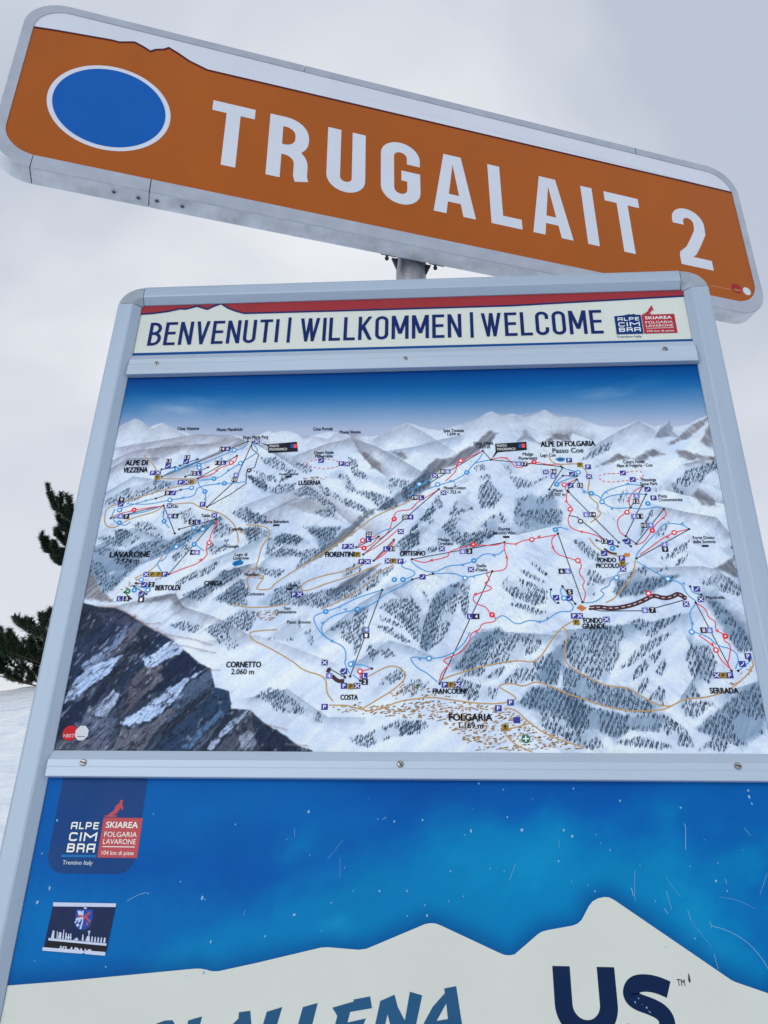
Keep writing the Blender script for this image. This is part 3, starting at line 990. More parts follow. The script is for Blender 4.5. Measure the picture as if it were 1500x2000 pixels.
# forests: outline, density, wash strength
forest_src = [
    (1.0, .45, MM("-597,2404 -550,2432 -498,2447 -453,2435 -494,2421 -551,2395 -596,2388")), (1.0, .3, MM("-564,2334 -541,2338 -530,2306 -560,2309")), (1.1, .35, MM("-536,2348 -512,2356 -470,2335 -469,2317 -493,2323 -519,2336")),
    (1.0, .2, MM("-445,2373 -418,2383 -392,2360 -365,2359 -394,2346 -432,2350")), (1.6, .6, MM("-454,2312 -361,2364 -355,2356 -434,2307")), (1.4, .4, MM("-339,2371 -311,2383 -269,2360 -268,2346 -307,2348")),
    (1.5, .45, MM("-317,2456 -301,2451 -273,2430 -274,2415 -293,2428")), (1.0, .4, MM("-371,2351 -341,2345 -336,2325 -368,2312")), (1.0, .3, MM("-310,2335 -286,2340 -265,2330 -266,2318")),
    (1.0, .25, MM("-294,2496 -262,2496 -231,2473 -238,2462 -276,2474")), (1.1, .2, MM("-304,2465 -262,2453 -251,2439 -281,2445")), (1.3, .35, MM("-316,2456 -288,2450 -265,2425 -278,2415 -302,2435")),
    (1.3, .25, MM("-230,2470 -216,2483 -189,2474 -186,2461 -220,2456 -250,2434 -248,2447")), (1.3, .3, MM("-270,2415 -253,2431 -216,2435 -220,2420 -251,2412")), (1.1, .3, MM("-221,2412 -199,2430 -177,2418 -141,2390 -126,2369 -137,2369 -177,2397 -209,2406")),
    (1.3, .2, MM("-173,2429 -153,2423 -132,2407 -133,2399 -158,2407")), (1.2, .3, MM("-158,2449 -130,2465 -112,2448 -101,2422 -94,2414 -112,2412 -123,2438")), (1.1, .3, MM("-116,2495 -96,2484 -95,2464 -62,2447 -24,2443 12,2434 10,2412 -29,2416 -72,2439 -104,2451")),
    (1.4, .4, MM("-103,2414 -72,2414 -28,2399 12,2412 12,2396 -11,2389 -47,2376 -71,2398")), (1.3, .3, MM("-132,2405 -100,2392 -69,2375 -75,2365 -105,2379 -126,2390")), (1.5, .5, MM("48,2472 19,2434 -23,2401 -54,2372 -23,2375 5,2391 48,2421")),
    (1.2, .35, MM("-311,2379 -296,2368 -268,2347 -302,2355")), (1.2, .35, MM("-307,2336 -287,2340 -278,2328 -281,2307 -304,2303")), (1.3, .3, MM("-260,2303 -236,2322 -209,2322 -182,2302")), (1.1, .2, MM("-178,2372 -147,2378 -128,2360 -155,2358")),
    (1.2, .2, MM("-200,2340 -164,2329 -137,2313 -173,2317")), (1.6, .35, MM("6,2322 24,2349 50,2373 50,2355 24,2329")), (1.6, .35, MM("-3,2309 50,2346 49,2329 8,2304")), (1.2, .15, MM("-32,2413 8,2424 43,2440 20,2410 -16,2390")),
    (1.6, .4, MM("141,2418 162,2437 176,2414 187,2401 168,2373 144,2374 140,2394")), (1.5, .4, MM("161,2354 181,2365 193,2345 162,2334 143,2334")), (.8, .25, MM("134,2467 154,2472 160,2459 135,2455")), (1.0, .3, MM("144,2443 163,2450 166,2439 148,2435")),
    (.6, .35, MM("188,2474 204,2471 214,2452 201,2448")), (.9, .4, MM("201,2444 225,2441 244,2428 280,2443 246,2420 217,2414")), (1.1, .6, MM("214,2393 244,2402 264,2394 283,2410 287,2389 298,2359 292,2334 267,2338 234,2328 204,2339 207,2365")),
    (1.5, .35, MM("7,2324 35,2360 64,2405 73,2380 42,2353 19,2330")), (1.3, .3, MM("82,2357 95,2387 125,2412 120,2384 130,2372 103,2360")), (1.4, .3, MM("55,2318 89,2355 108,2354 92,2329 66,2314")), (1.3, .3, MM("92,2421 108,2438 126,2448 123,2433 103,2418")),
    (1.3, .2, MM("9,2311 53,2352 61,2342 31,2318")), (1.6, .5, MM("72,2299 114,2317 162,2331 181,2324 157,2309 117,2298")),
    (1.2, .35, MM("342,2476 375,2506 408,2519 398,2498 364,2482")), (1.5, .45, MM("508,2418 543,2450 598,2470 600,2454 582,2445 567,2428 560,2414 526,2398 511,2403")), (1.5, .3, MM("444,2332 465,2367 472,2369 443,2316 429,2308")),
    (1.0, .3, MM("477,2339 496,2341 478,2312 462,2305")), (.5, .2, MM("465,2410 489,2415 482,2401")), (.5, .12, MM("388,2389 424,2410 426,2388 397,2378")),
    (1.1, .6, MM("-597,2297 -578,2300 -539,2289 -507,2308 -467,2313 -465,2302 -525,2262 -567,2240 -591,2243 -600,2248")), (1.0, .45, MM("-599,2322 -566,2324 -539,2300 -578,2301")), (1.4, .45, MM("-567,2335 -548,2338 -512,2319 -534,2297 -555,2308")),
    (.9, .7, MM("-589,2243 -556,2240 -525,2264 -499,2269 -530,2235 -549,2211 -565,2203")), (1.2, .35, MM("-495,2283 -456,2306 -415,2322 -408,2312 -453,2288 -486,2275")), (1.2, .3, MM("-448,2275 -420,2304 -406,2295 -436,2269")),
    (1.2, .3, MM("-433,2224 -402,2243 -374,2256 -350,2267 -365,2243 -410,2226 -424,2218")), (1.2, .35, MM("-380,2292 -365,2310 -338,2313 -341,2292 -367,2279")), (1.5, .5, MM("-415,2197 -374,2220 -341,2248 -300,2259 -298,2245 -326,2228 -353,2207 -378,2186 -400,2192")),
    (1.2, .5, MM("-354,2191 -319,2210 -291,2212 -290,2176 -315,2176")), (1.3, .4, MM("-336,2146 -291,2170 -266,2163 -281,2127 -311,2133")), (1.3, .35, MM("-429,2140 -390,2150 -365,2138 -382,2125 -410,2132")), (1.3, .35, MM("-364,2130 -343,2145 -311,2132 -298,2115 -332,2104 -348,2120")),
    (1.1, .35, MM("-316,2333 -285,2340 -283,2321 -299,2311")), (1.6, .45, MM("-265,2275 -261,2312 -236,2325 -204,2319 -182,2306 -203,2299 -234,2304 -247,2285")), (1.4, .35, MM("-255,2278 -235,2293 -202,2289 -185,2276 -221,2274")), (1.3, .6, MM("-186,2337 -124,2336 -139,2307 -153,2289 -166,2301 -174,2318")),
    (1.2, .45, MM("-192,2288 -146,2295 -181,2261 -209,2245 -196,2269")), (1.4, .35, MM("-279,2253 -256,2249 -222,2249 -238,2232 -263,2240")), (1.4, .5, MM("-332,2209 -304,2232 -289,2198 -316,2179 -331,2186")), (1.2, .5, MM("-269,2178 -238,2210 -196,2226 -185,2197 -148,2207 -90,2217 -119,2184 -147,2172 -209,2178 -243,2175")),
    (1.2, .35, MM("-98,2210 -49,2247 -20,2252 -44,2220 -86,2194 -116,2184")), (1.0, .3, MM("-119,2244 -76,2272 -83,2243 -116,2233")), (1.4, .4, MM("-20,2296 4,2320 30,2330 28,2299 4,2288")), (1.2, .4, MM("-246,2113 -221,2138 -191,2154 -185,2131 -200,2110 -224,2110")),
    (.7, .2, MM("-324,2103 -304,2111 -293,2099 -316,2093")), (.7, .25, MM("-179,2125 -169,2131 -158,2102 -140,2083 -152,2083 -172,2105")), (1.4, .3, MM("-137,2129 -120,2144 -97,2149 -91,2112 -97,2103 -116,2115")), (1.5, .35, MM("-96,2149 -90,2168 -64,2173 -72,2136 -77,2102 -89,2078 -90,2112")),
    (1.5, .3, MM("-45,2171 -24,2188 -8,2188 30,2125 23,2104 -7,2144 -35,2164")), (1.5, .2, MM("-44,2156 -5,2140 -3,2131 -42,2146")), (1.5, .25, MM("-53,2139 -19,2132 12,2106 1,2105 -42,2129")), (1.5, .3, MM("-74,2076 -60,2104 -37,2109 -16,2080 -32,2076 -45,2086 -63,2061 -77,2067")),
    (1.3, .35, MM("-265,2004 -237,2024 -209,2017 -190,2001 -167,1983 -173,1977 -220,1982 -233,1999")), (1.5, .3, MM("-157,1981 -144,1981 -140,1964 -151,1964")), (1.5, .3, MM("-92,1937 -64,1943 -38,1956 6,1970 29,1961 28,1945 -16,1940 -59,1922 -83,1927")), (1.1, .3, MM("-54,2011 -40,2037 -6,2059 5,2045 -28,2025 -48,2009")), (1.1, .3, MM("-10,2013 12,2036 30,2037 28,2025 1,2011")),
    (1.5, .75, MM("27,2098 35,2141 45,2173 56,2195 80,2212 111,2223 98,2200 67,2167 55,2133 41,2088")), (1.2, .35, MM("55,2133 70,2169 98,2200 102,2187 89,2157 79,2127 63,2106 44,2090")), (1.5, .25, MM("-7,2184 4,2191 28,2150 24,2139 4,2163")), (1.5, .25, MM("-9,2172 13,2138 21,2125 13,2127 -9,2156")), (1.5, .25, MM("9,2196 30,2167 28,2158 11,2182")), (1.5, .25, MM("31,2209 44,2185 39,2179")),
    (1.4, .3, MM("99,2191 103,2216 118,2223 117,2183 110,2147 104,2162")), (1.6, .35, MM("177,2214 186,2230 214,2213 258,2189 254,2178 234,2175 195,2190")), (1.6, .2, MM("203,2253 257,2220 262,2213 215,2235")), (1.6, .2, MM("228,2265 268,2230 264,2223 234,2255")), (1.6, .2, MM("202,2235 259,2201 255,2194 205,2221")), (1.6, .2, MM("190,2177 208,2179 261,2158 254,2147 220,2163")),
    (1.4, .7, MM("87,2055 113,2095 140,2126 166,2131 180,2119 154,2097 126,2062 111,2052")), (1.3, .3, MM("126,2062 156,2099 180,2119 209,2119 262,2121 228,2088 197,2070 154,2064")), (1.4, .5, MM("101,2044 125,2058 143,2058 132,2044")), (1.3, .5, MM("137,2039 163,2058 177,2060 162,2039")), (1.3, .35, MM("169,2031 206,2065 246,2080 225,2037 195,2031")), (1.3, .3, MM("80,2028 94,2041 140,2024 163,2021 152,2001 110,2001")),
    (1.4, .8, MM("225,2039 244,2074 296,2119 286,2088 278,2070 268,2048 262,2028 235,2033")), (1.4, .75, MM("194,1996 220,2024 255,2024 307,2003 303,1955 281,1955 262,1975 222,1984")), (1.4, .4, MM("215,1983 242,1979 274,1971 302,1952 300,1930 268,1939 235,1950")), (1.4, .25, MM("-7,1952 5,1964 35,1966 42,1956 14,1944 -7,1942")), (1.0, .3, MM("18,2024 47,2038 35,2018 10,2007")),
    (1.3, .35, MM("-10,2270 -10,2295 19,2321 40,2330 26,2300 3,2278")), (1.1, .35, MM("55,2305 77,2330 101,2335 121,2319 82,2297")), (1.6, .5, MM("103,2299 133,2311 167,2323 171,2317 137,2291 103,2290")), (1.3, .4, MM("17,2285 59,2294 70,2287 36,2278")), (1.3, .35, MM("313,2304 325,2303 359,2273 362,2254 341,2265 319,2290")),
    (1.5, .3, MM("330,2242 349,2239 363,2221 354,2214 335,2224")), (1.5, .35, MM("331,2221 343,2213 341,2192 328,2190")), (1.5, .75, MM("375,2198 386,2220 425,2225 495,2230 467,2210 427,2194 387,2190")), (1.4, .5, MM("399,2221 412,2242 440,2249 438,2231")), (1.5, .15, MM("446,2250 481,2274 528,2303 518,2285 479,2258 460,2247")), (1.5, .15, MM("460,2239 521,2275 507,2255 470,2237")),
    (1.2, .4, MM("578,2284 602,2289 599,2262 583,2274")), (.9, .35, MM("531,2216 564,2232 599,2216 599,2188 559,2201")), (1.5, .75, MM("537,2177 555,2179 590,2133 599,2087 577,2087 558,2121 545,2157")), (1.4, .5, MM("280,2077 284,2102 305,2129 336,2132 377,2136 417,2147 436,2139 404,2122 375,2104 372,2077 344,2032 316,2044 290,2063")),
    (1.6, .2, MM("417,2117 449,2144 493,2159 466,2137 431,2114")), (1.5, .25, MM("371,2055 410,2098 477,2128 443,2099 387,2061")), (1.5, .25, MM("382,2034 417,2076 451,2094 434,2070 398,2039")), (1.5, .3, MM("394,2015 418,2050 417,2028 399,2011")), (1.5, .35, MM("413,2004 433,2026 443,2019 437,1991")), (1.5, .3, MM("430,2051 449,2076 451,2064 440,2043")),
    (1.8, .4, MM("484,2077 499,2103 509,2064 494,2039 489,2048")), (1.4, .45, MM("504,2096 526,2098 538,2064 520,2029 503,2039")), (1.6, .4, MM("467,2008 490,2030 500,2007 480,2004")), (1.4, .65, MM("276,2063 296,2052 320,2040 342,2026 380,2022 399,2008 431,1991 414,1979 378,1982 338,1991 301,2005 272,2017")), (1.4, .7, MM("271,2010 301,1998 338,1984 377,1976 431,1978 439,1969 423,1949 379,1952 350,1936 323,1952 281,1957")),
    (1.6, .3, MM("430,1978 444,1972 469,1950 478,1924 453,1926 423,1959")), (1.4, .7, MM("484,1953 516,1979 531,1988 552,2007 597,2031 601,1973 590,1947 551,1924 531,1933")), (1.5, .3, MM("465,1990 475,2002 504,1998 521,1998 484,1969 470,1976")), (1.5, .45, MM("266,1945 323,1950 329,1925 308,1919 266,1936")), (1.5, .35, MM("348,1930 391,1940 442,1925 419,1919")), (1.5, .35, MM("484,1920 510,1940 534,1931 528,1917")),
]
map_base = board
trees = MB()
tree_inks = [ink(42, 62, 92), ink(56, 80, 114), ink(34, 50, 76), ink(70, 96, 132), ink(48, 66, 84)]
pts_rng = np.random.default_rng(3)
Y_MAP = 0.0
for dens, wash, pts in forest_src:
    mmp = MMM(pts)
    S.area(mmp, (98, 128, 168), min(.75, wash * .95), 8, 5, seed=len(pts), streak=(62, .35))
    if wash > .55:
        S.area(mmp, (74, 104, 144), (wash - .35), 12, 9, seed=len(pts) + 2, streak=(62, .5))
    a = np.array(mmp)
    x0, z0, x1, z1 = a[:, 0].min(), a[:, 1].min(), a[:, 0].max(), a[:, 1].max()
    n = int((x1 - x0) * (z1 - z0) * dens / 6.2)
    px_ = pts_rng.uniform(x0, x1, n)
    pz_ = pts_rng.uniform(z0, z1, n)
    # rows of trees following the fall line
    ang = math.radians(35 if a[:, 0].mean() < 150 else 62)
    row = (px_ * math.sin(ang) - pz_ * math.cos(ang)) / 7.5
    keep = Sheet.inside(mmp, px_, pz_) & ((np.abs((row % 1) - .5) < .30) | (pts_rng.random(n) < .14)) & (fbm(px_, pz_, 26, 2, 9) > .36)
    for x, z in zip(px_[keep], pz_[keep]):
        h = pts_rng.uniform(3.4, 6.4)
        b = pts_rng.uniform(.5, .95)
        lean = pts_rng.uniform(.2, 1.4)
        c_ = tree_inks[int(pts_rng.integers(0, 5))]
        y = lift(Y_MAP - .0001)
        trees.add([((x - b) / 1000, y, (z - h / 2) / 1000), ((x + b * .8) / 1000, y, (z - h / 2 + .4) / 1000), ((x + lean + .25) / 1000, y, (z + h / 2) / 1000), ((x + lean - .35) / 1000, y, (z + h / 2) / 1000)], [(0, 1, 2, 3)], c_)

# pencil strokes of the relief, running down the slopes
hatch_inks = [ink(126, 146, 178), ink(110, 132, 168), ink(140, 158, 186), ink(92, 112, 146)]
n = 16000
hx, hzz = pts_rng.uniform(-598, 598, n), pts_rng.uniform(1908, 2560, n)
shade = fbm(hx, hzz, 46, 4, 61)
rockm = Sheet.inside(rock, hx, hzz)
ridge = np.abs(fbm(hx, hzz, 60, 3, 62) - .5)
keep = (~rockm) & (shade > .50) & (ridge < .13) & ((hzz > 2190) | (hx > 120)) & ((hzz > 2010) | (hx > 250))
for x, z in zip(hx[keep], hzz[keep]):
    ang = math.radians((128 if x > 60 else 38) + 40 * (vnoise(np.array(x / 90.), np.array(z / 90.)) - .5) + pts_rng.uniform(-6, 6))
    L_ = pts_rng.uniform(3, 10)
    dx_, dz_ = math.cos(ang) * L_ / 2, math.sin(ang) * L_ / 2
    wd_ = pts_rng.uniform(.25, .55)
    y = lift(Y_MAP - .00006)
    trees.add([((x - dx_ - wd_ * .6) / 1000, y, (z - dz_) / 1000), ((x - dx_ + wd_ * .6) / 1000, y, (z - dz_) / 1000), ((x + dx_ + wd_ * .3) / 1000, y, (z + dz_) / 1000), ((x + dx_ - wd_ * .3) / 1000, y, (z + dz_) / 1000)], [(0, 1, 2, 3)], hatch_inks[int(pts_rng.integers(0, 4))])
# lakes and sheds
for pts, c_ in ((MM("293,2480 301,2484 310,2483 313,2478 306,2474 299,2475"), (20, 92, 150)), (MM("-326,2261 -323,2266 -311,2270 -304,2265 -306,2260 -321,2256"), (0, 86, 160)),
                (MM("307,2168 315,2175 326,2168 317,2161"), (150, 102, 62)), (MM("400,2269 404,2276 414,2275 413,2268 403,2266"), (160, 112, 66))):
    S.area(MMM(pts), c_, 1, 1.2)
S.C *= (1 + .09 * (fbm(X, Z, 3.0, 3, 51) - .5) * ins)[..., None]
m_print = print_mat('map_print_ink')
map_panel = S.build('map_panel', Y_MAP, m_print, board, INV)
m_strokes = print_mat('map_line_ink')
trees.build('printed_forest', m_strokes, map_panel, None, stuff=True)

# houses of the villages
vil = MB()
for pts, dens in ((MM("-60,1990 72,2002 150,1990 179,1983 217,1960 298,1919 121,1916 96,1938 62,1965 -42,1974"), 1.0), (MM("-122,1990 -78,1997 -16,1992 10,1979 -60,1976 -117,1981"), .5), (MM("-43,2012 1,2035 63,2015 98,2008 10,1997"), .3),
                  (MM("-267,2167 -234,2171 -228,2154 -251,2144 -271,2154"), 1.1), (MM("-536,2207 -510,2233 -444,2234 -472,2228 -510,2216"), .5), (MM("-318,2252 -260,2256 -263,2228 -287,2231"), .6), (MM("539,2030 566,2043 595,2061 597,2050 555,2026"), .7),
                  (MM("-205,2448 -154,2450 -154,2443 -199,2441"), .8), (MM("-342,2337 -288,2340 -291,2327 -336,2325"), .4), (MM("63,2026 41,2021 37,2008 65,2011"), .4)):
    mmp = MMM(pts)
    a = np.array(mmp)
    n = int(np.ptp(a[:, 0]) * np.ptp(a[:, 1]) * dens / 20)
    px_, pz_ = pts_rng.uniform(a[:, 0].min(), a[:, 0].max(), n), pts_rng.uniform(a[:, 1].min(), a[:, 1].max(), n)
    k = Sheet.inside(mmp, px_, pz_)
    for x, z in zip(px_[k], pz_[k]):
        ww, hh, sl = pts_rng.uniform(1.6, 3.6), pts_rng.uniform(.8, 1.4), pts_rng.uniform(-.5, 1.2)
        c_ = (ink(122, 108, 92), ink(98, 90, 86), ink(142, 126, 104))[int(pts_rng.integers(0, 3))]
        q = [(x - ww, z - hh), (x + ww * .6, z - hh + sl * .4), (x + ww, z + hh * .2 + sl), (x, z + hh), (x - ww * .5, z + hh * .3)]
        flat(vil, [(u / 1000, v / 1000) for u, v in q], Y_MAP - .0002, c_)
vil.build('printed_houses', m_strokes, map_panel, None, stuff=True)

# roads, pistes and lifts
C_ROAD, C_BLUE, C_RED, C_BLK = ink(148, 128, 92), ink(58, 132, 204), ink(176, 62, 80), ink(56, 60, 78)
lines = MB()
for c_, wd, sm, L in (
    (C_ROAD, .0022, 2, [MM("-535,2508 -504,2477 -499,2455 -494,2450 -423,2449 -417,2444 -418,2438 -440,2435 -485,2423 -552,2401 -587,2388 -592,2375 -588,2347 -569,2339 -551,2352 -536,2362 -487,2376 -476,2389"),
        MM("-460,2391 -420,2395 -410,2388 -394,2379 -362,2372 -335,2351 -324,2333 -318,2306"), MM("-308,2344 -272,2341 -260,2332 -260,2318 -273,2296 -276,2273 -280,2254"), MM("48,2423 -1,2384 -55,2362 -91,2330 -119,2308 -181,2263 -242,2221 -248,2208 -273,2208 -275,2213 -262,2232 -266,2237 -292,2235 -295,2227 -287,2206"),
        MM("-78,2257 -102,2246 -150,2236 -179,2226 -193,2215 -190,2206 -178,2205 -149,2218 -102,2233 -44,2259"), MM("-21,2256 -35,2248 -52,2240 -67,2217 -123,2181 -152,2169"), MM("-230,2130 -277,2127 -280,2120 -273,2110 -246,2098 -197,2071 -178,2054 -145,2045 -135,2036 -134,2013 -122,1999"),
        MM("-72,1985 -39,2006 -17,2019 7,2043 -6,2059 -27,2063 -62,2043"), MM("-128,1992 -95,1992 -75,1985 -50,1981 -6,2000 14,2002 45,2007 77,2002 139,1994 171,1996 190,2001 192,2007 166,2022 163,2026 174,2030 191,2030 205,2024 227,2035 254,2024 281,2011 301,2005 338,1991 378,1982 432,1984 449,1991 473,2004 507,2005 552,2019 597,2057 595,2074"),
        MM("65,2037 88,2046 137,2061 197,2072 225,2067 238,2077 262,2112 280,2133 303,2145"), MM("280,2131 291,2123 282,2099 278,2072 289,2057 342,2025 380,2024 399,2010 429,1992 449,1991"), MM("170,1987 189,1986 212,1962 243,1940 298,1922"), MM("170,1952 172,1940 189,1924 213,1915"), MM("173,1952 191,1955 212,1962"),
        MM("281,2486 287,2472 300,2467 325,2469 343,2467 357,2437 348,2403 358,2386 367,2380 363,2368 372,2357 348,2339"), MM("422,2261 414,2228 394,2207 377,2186 360,2178"), MM("343,2307 356,2283 392,2269"), MM("-316,2180 -291,2173 -253,2173 -216,2179"), MM("-510,2233 -476,2251 -462,2280")]),
    (C_BLUE, .0019, 2, [MM("-322,2532 -330,2518 -352,2513 -387,2494 -421,2479 -467,2471 -485,2457"), MM("-312,2531 -297,2511 -309,2501 -332,2484 -354,2467 -373,2448 -412,2445"), MM("-415,2445 -410,2432 -395,2419 -393,2390"), MM("-316,2441 -336,2437 -374,2437 -415,2430 -415,2411 -431,2406 -472,2400 -504,2392 -536,2393 -551,2394"), MM("-447,2424 -424,2428"), MM("-494,2405 -516,2400 -543,2390 -565,2383"),
        MM("-476,2389 -506,2376 -546,2369 -575,2362 -568,2354 -547,2344 -537,2354"), MM("-573,2383 -578,2362"), MM("-475,2386 -473,2357 -458,2339"), MM("-368,2357 -381,2346 -385,2334 -407,2326 -414,2318 -430,2301 -453,2290 -456,2272 -473,2266 -460,2247"), MM("-408,2307 -383,2289"), MM("-492,2472 -467,2475 -465,2477"), MM("-456,2477 -426,2485 -421,2495"),
        MM("153,2497 145,2483 127,2464 121,2452 94,2434 65,2426 31,2412 8,2402"), MM("168,2481 136,2475 129,2465"), MM("8,2414 37,2430 54,2442"), MM("306,2460 323,2453 335,2450"), MM("305,2442 291,2428"), MM("287,2420 306,2432 331,2439"), MM("332,2435 340,2405 371,2397 374,2382 393,2368 426,2370 449,2365 475,2372 487,2366"),
        MM("373,2391 381,2405 408,2416 432,2422 454,2416"), MM("374,2386 390,2397 430,2401 458,2398"), MM("527,2323 517,2333 484,2337 468,2318 447,2297 426,2274 423,2264"), MM("278,2326 290,2331 306,2325"), MM("185,2285 172,2273 148,2279 131,2263 104,2254 81,2254 52,2237 24,2250 11,2264"), MM("161,2241 124,2231 110,2229 90,2239 52,2237"),
        MM("3,2264 -10,2252 18,2244 19,2234 -3,2225"), MM("14,2226 -10,2210 -38,2196"), MM("-41,2206 -91,2189 -118,2173 -144,2164 -163,2157 -165,2147 -149,2120 -129,2108 -106,2097 -102,2078 -105,2066 -95,2048"), MM("-38,2196 -55,2179 -85,2168 -125,2159 -148,2142 -150,2126 -137,2112"), MM("165,2149 178,2157 199,2135 223,2147 247,2140 276,2163 298,2160 304,2174 285,2188 281,2200 286,2210"),
        MM("117,2124 106,2101 78,2079 44,2074 13,2079 12,2072 24,2057 39,2050 58,2033"), MM("265,2204 262,2192 273,2177"), MM("424,2258 455,2236 474,2223 499,2215 503,2193 518,2180"), MM("517,2175 502,2157 506,2138 502,2123 529,2114 542,2096 567,2091 575,2074 565,2055"), MM("409,2256 388,2237 384,2226 372,2221 370,2210 350,2202 362,2194 340,2178 321,2178"),
        MM("-56,2057 -78,2066 -89,2062"), MM("-76,2035 -89,2046"), MM("512,2206 514,2196 529,2192"), MM("569,2052 579,2059 593,2070"), MM("-508,2219 -484,2212 -479,2221"), MM("-25,2333 -40,2328 -54,2320")]),
    (C_RED, .0018, 2, [MM("-341,2499 -343,2484 -377,2472 -381,2461 -415,2449"), MM("-475,2388 -507,2384 -534,2379 -561,2372 -576,2365"), MM("-368,2356 -363,2346 -373,2331 -375,2308 -381,2294 -374,2281 -392,2262 -420,2252 -444,2241"), MM("153,2502 122,2486 100,2473 100,2458 90,2446 78,2434"), MM("168,2482 198,2488 209,2471 219,2460 235,2466 254,2476 276,2467 300,2469"), MM("65,2416 44,2401 22,2388 12,2371 -18,2370 -23,2353 -32,2321 -50,2309"),
        MM("-50,2315 -65,2294 -92,2293"), MM("-21,2308 -33,2288 -54,2269"), MM("-19,2306 -35,2280 -57,2265"), MM("-12,2331 -45,2299 -77,2279"), MM("-88,2298 -74,2311 -54,2317"), MM("311,2409 306,2383 318,2372 311,2356 306,2345 311,2325 353,2315 370,2303"), MM("332,2435 307,2421 308,2411"), MM("454,2416 433,2404 423,2382 426,2370 418,2360 397,2346 399,2319 409,2310"),
        MM("487,2366 492,2353 470,2337 459,2320 441,2296 427,2292"), MM("527,2323 500,2317 475,2304 447,2282 431,2272"), MM("186,2300 168,2293 128,2296 95,2287 82,2281 81,2271 49,2264 36,2259 13,2267"),
        MM("286,2315 237,2306 219,2303 205,2295 187,2299 184,2288 190,2268 187,2243 161,2241 148,2236 158,2224 143,2217 165,2206 123,2195 126,2178 148,2171 154,2157 165,2149 160,2142 138,2140 133,2126 118,2122 116,2106 100,2085 65,2072 80,2063 72,2057 65,2047 61,2033"), MM("283,2315 274,2307 273,2292 280,2274 316,2262 326,2252 316,2237 328,2221 321,2210 327,2197 321,2180"),
        MM("518,2176 534,2164 534,2149 547,2141 542,2126 559,2116 553,2106 565,2099 559,2077 553,2064 558,2052"), MM("513,2116 537,2096 543,2071 556,2057"), MM("-56,2057 -77,2052 -76,2035")]),
    (C_BLK, .0017, 0, [MM("-489,2455 -322,2535"), MM("-492,2472 -465,2477"), MM("-456,2480 -421,2495"), MM("-441,2454 -397,2475"), MM("-415,2449 -341,2501"), MM("-389,2384 -339,2442 -312,2533"), MM("-389,2384 -345,2412 -316,2436 -318,2460 -314,2468 -302,2473 -299,2493 -296,2502 -312,2517 -314,2530"), MM("-494,2405 -446,2424"), MM("-578,2362 -476,2389"), MM("-476,2389 -445,2327"), MM("-438,2336 -368,2357"), MM("-445,2241 -367,2359"),
        MM("-505,2223 -479,2221"), MM("-508,2217 -482,2201"), MM("-524,2205 -510,2192"), MM("-58,2265 -21,2308"), MM("-78,2278 65,2416"), MM("-92,2293 -50,2315"), MM("20,2412 153,2502"), MM("168,2481 303,2463"), MM("153,2502 168,2481"), MM("277,2412 306,2460"), MM("305,2442 332,2441"), MM("311,2409 331,2433"), MM("313,2406 396,2297"), MM("454,2416 426,2370"), MM("458,2398 410,2310"), MM("487,2366 427,2294"), MM("528,2323 424,2264"),
        MM("286,2317 319,2179"), MM("13,2267 186,2300"), MM("161,2241 62,2030"), MM("-41,2206 -94,2043"), MM("286,2210 306,2176"), MM("331,2166 351,2162 427,2162 501,2183"), MM("517,2177 558,2052"), MM("14,2226 52,2237"), MM("-131,2057 -103,2041"), MM("-113,2053 -101,2041"), MM("309,2355 325,2351 340,2335 357,2318 368,2305"), MM("356,2302 393,2289"), MM("410,2310 427,2294"), MM("405,2301 417,2289")]),
    (ink(58, 42, 56), .0085, 2, [MM("331,2168 347,2170 370,2166 404,2172 430,2183 445,2192 463,2185 478,2188 489,2195 501,2185")]),
    (ink(58, 42, 56), .007, 1, [MM("-126,2044 -115,2034 -104,2035"), MM("-131,2057 -134,2050")]), (ink(58, 42, 56), .0035, 1, [MM("368,2285 378,2276 390,2274")])):
    for l in L:
        ribbon(lines, smooth_line(l, sm), wd, Y_MAP - (.0003 if c_ == C_ROAD else .0004), c_)
# end stations of the lifts
for x, z in MM("-489,2455 -322,2535 -492,2472 -465,2477 -456,2480 -421,2495 -441,2454 -397,2475 -415,2449 -341,2501 -389,2384 -312,2533 -494,2405 -446,2424 -578,2362 -476,2389 -445,2327 -438,2336 -368,2357 -445,2241 -505,2223 -482,2201 -508,2217 -524,2205 -510,2192 -58,2265 -21,2308 -78,2278 65,2416 -92,2293 -50,2315 153,2502 168,2481 303,2463 277,2412 306,2460 305,2442 332,2441 311,2409 331,2433 313,2406 396,2297 454,2416 426,2370 458,2398 410,2310 487,2366 427,2294 527,2323 424,2264 286,2317 319,2179 13,2267 186,2300 161,2241 62,2030 -41,2206 -94,2043 286,2210 306,2176 331,2166 501,2185 517,2177 558,2052 14,2226 52,2237 -131,2057 -103,2041 -76,2035 -56,2057 356,2302 393,2289 405,2301 417,2289 512,2208 529,2192 569,2052 591,2071 265,2204 276,2178"):
    disc(lines, x, z, .0024, Y_MAP - .0005, ink(36, 38, 54), 8)
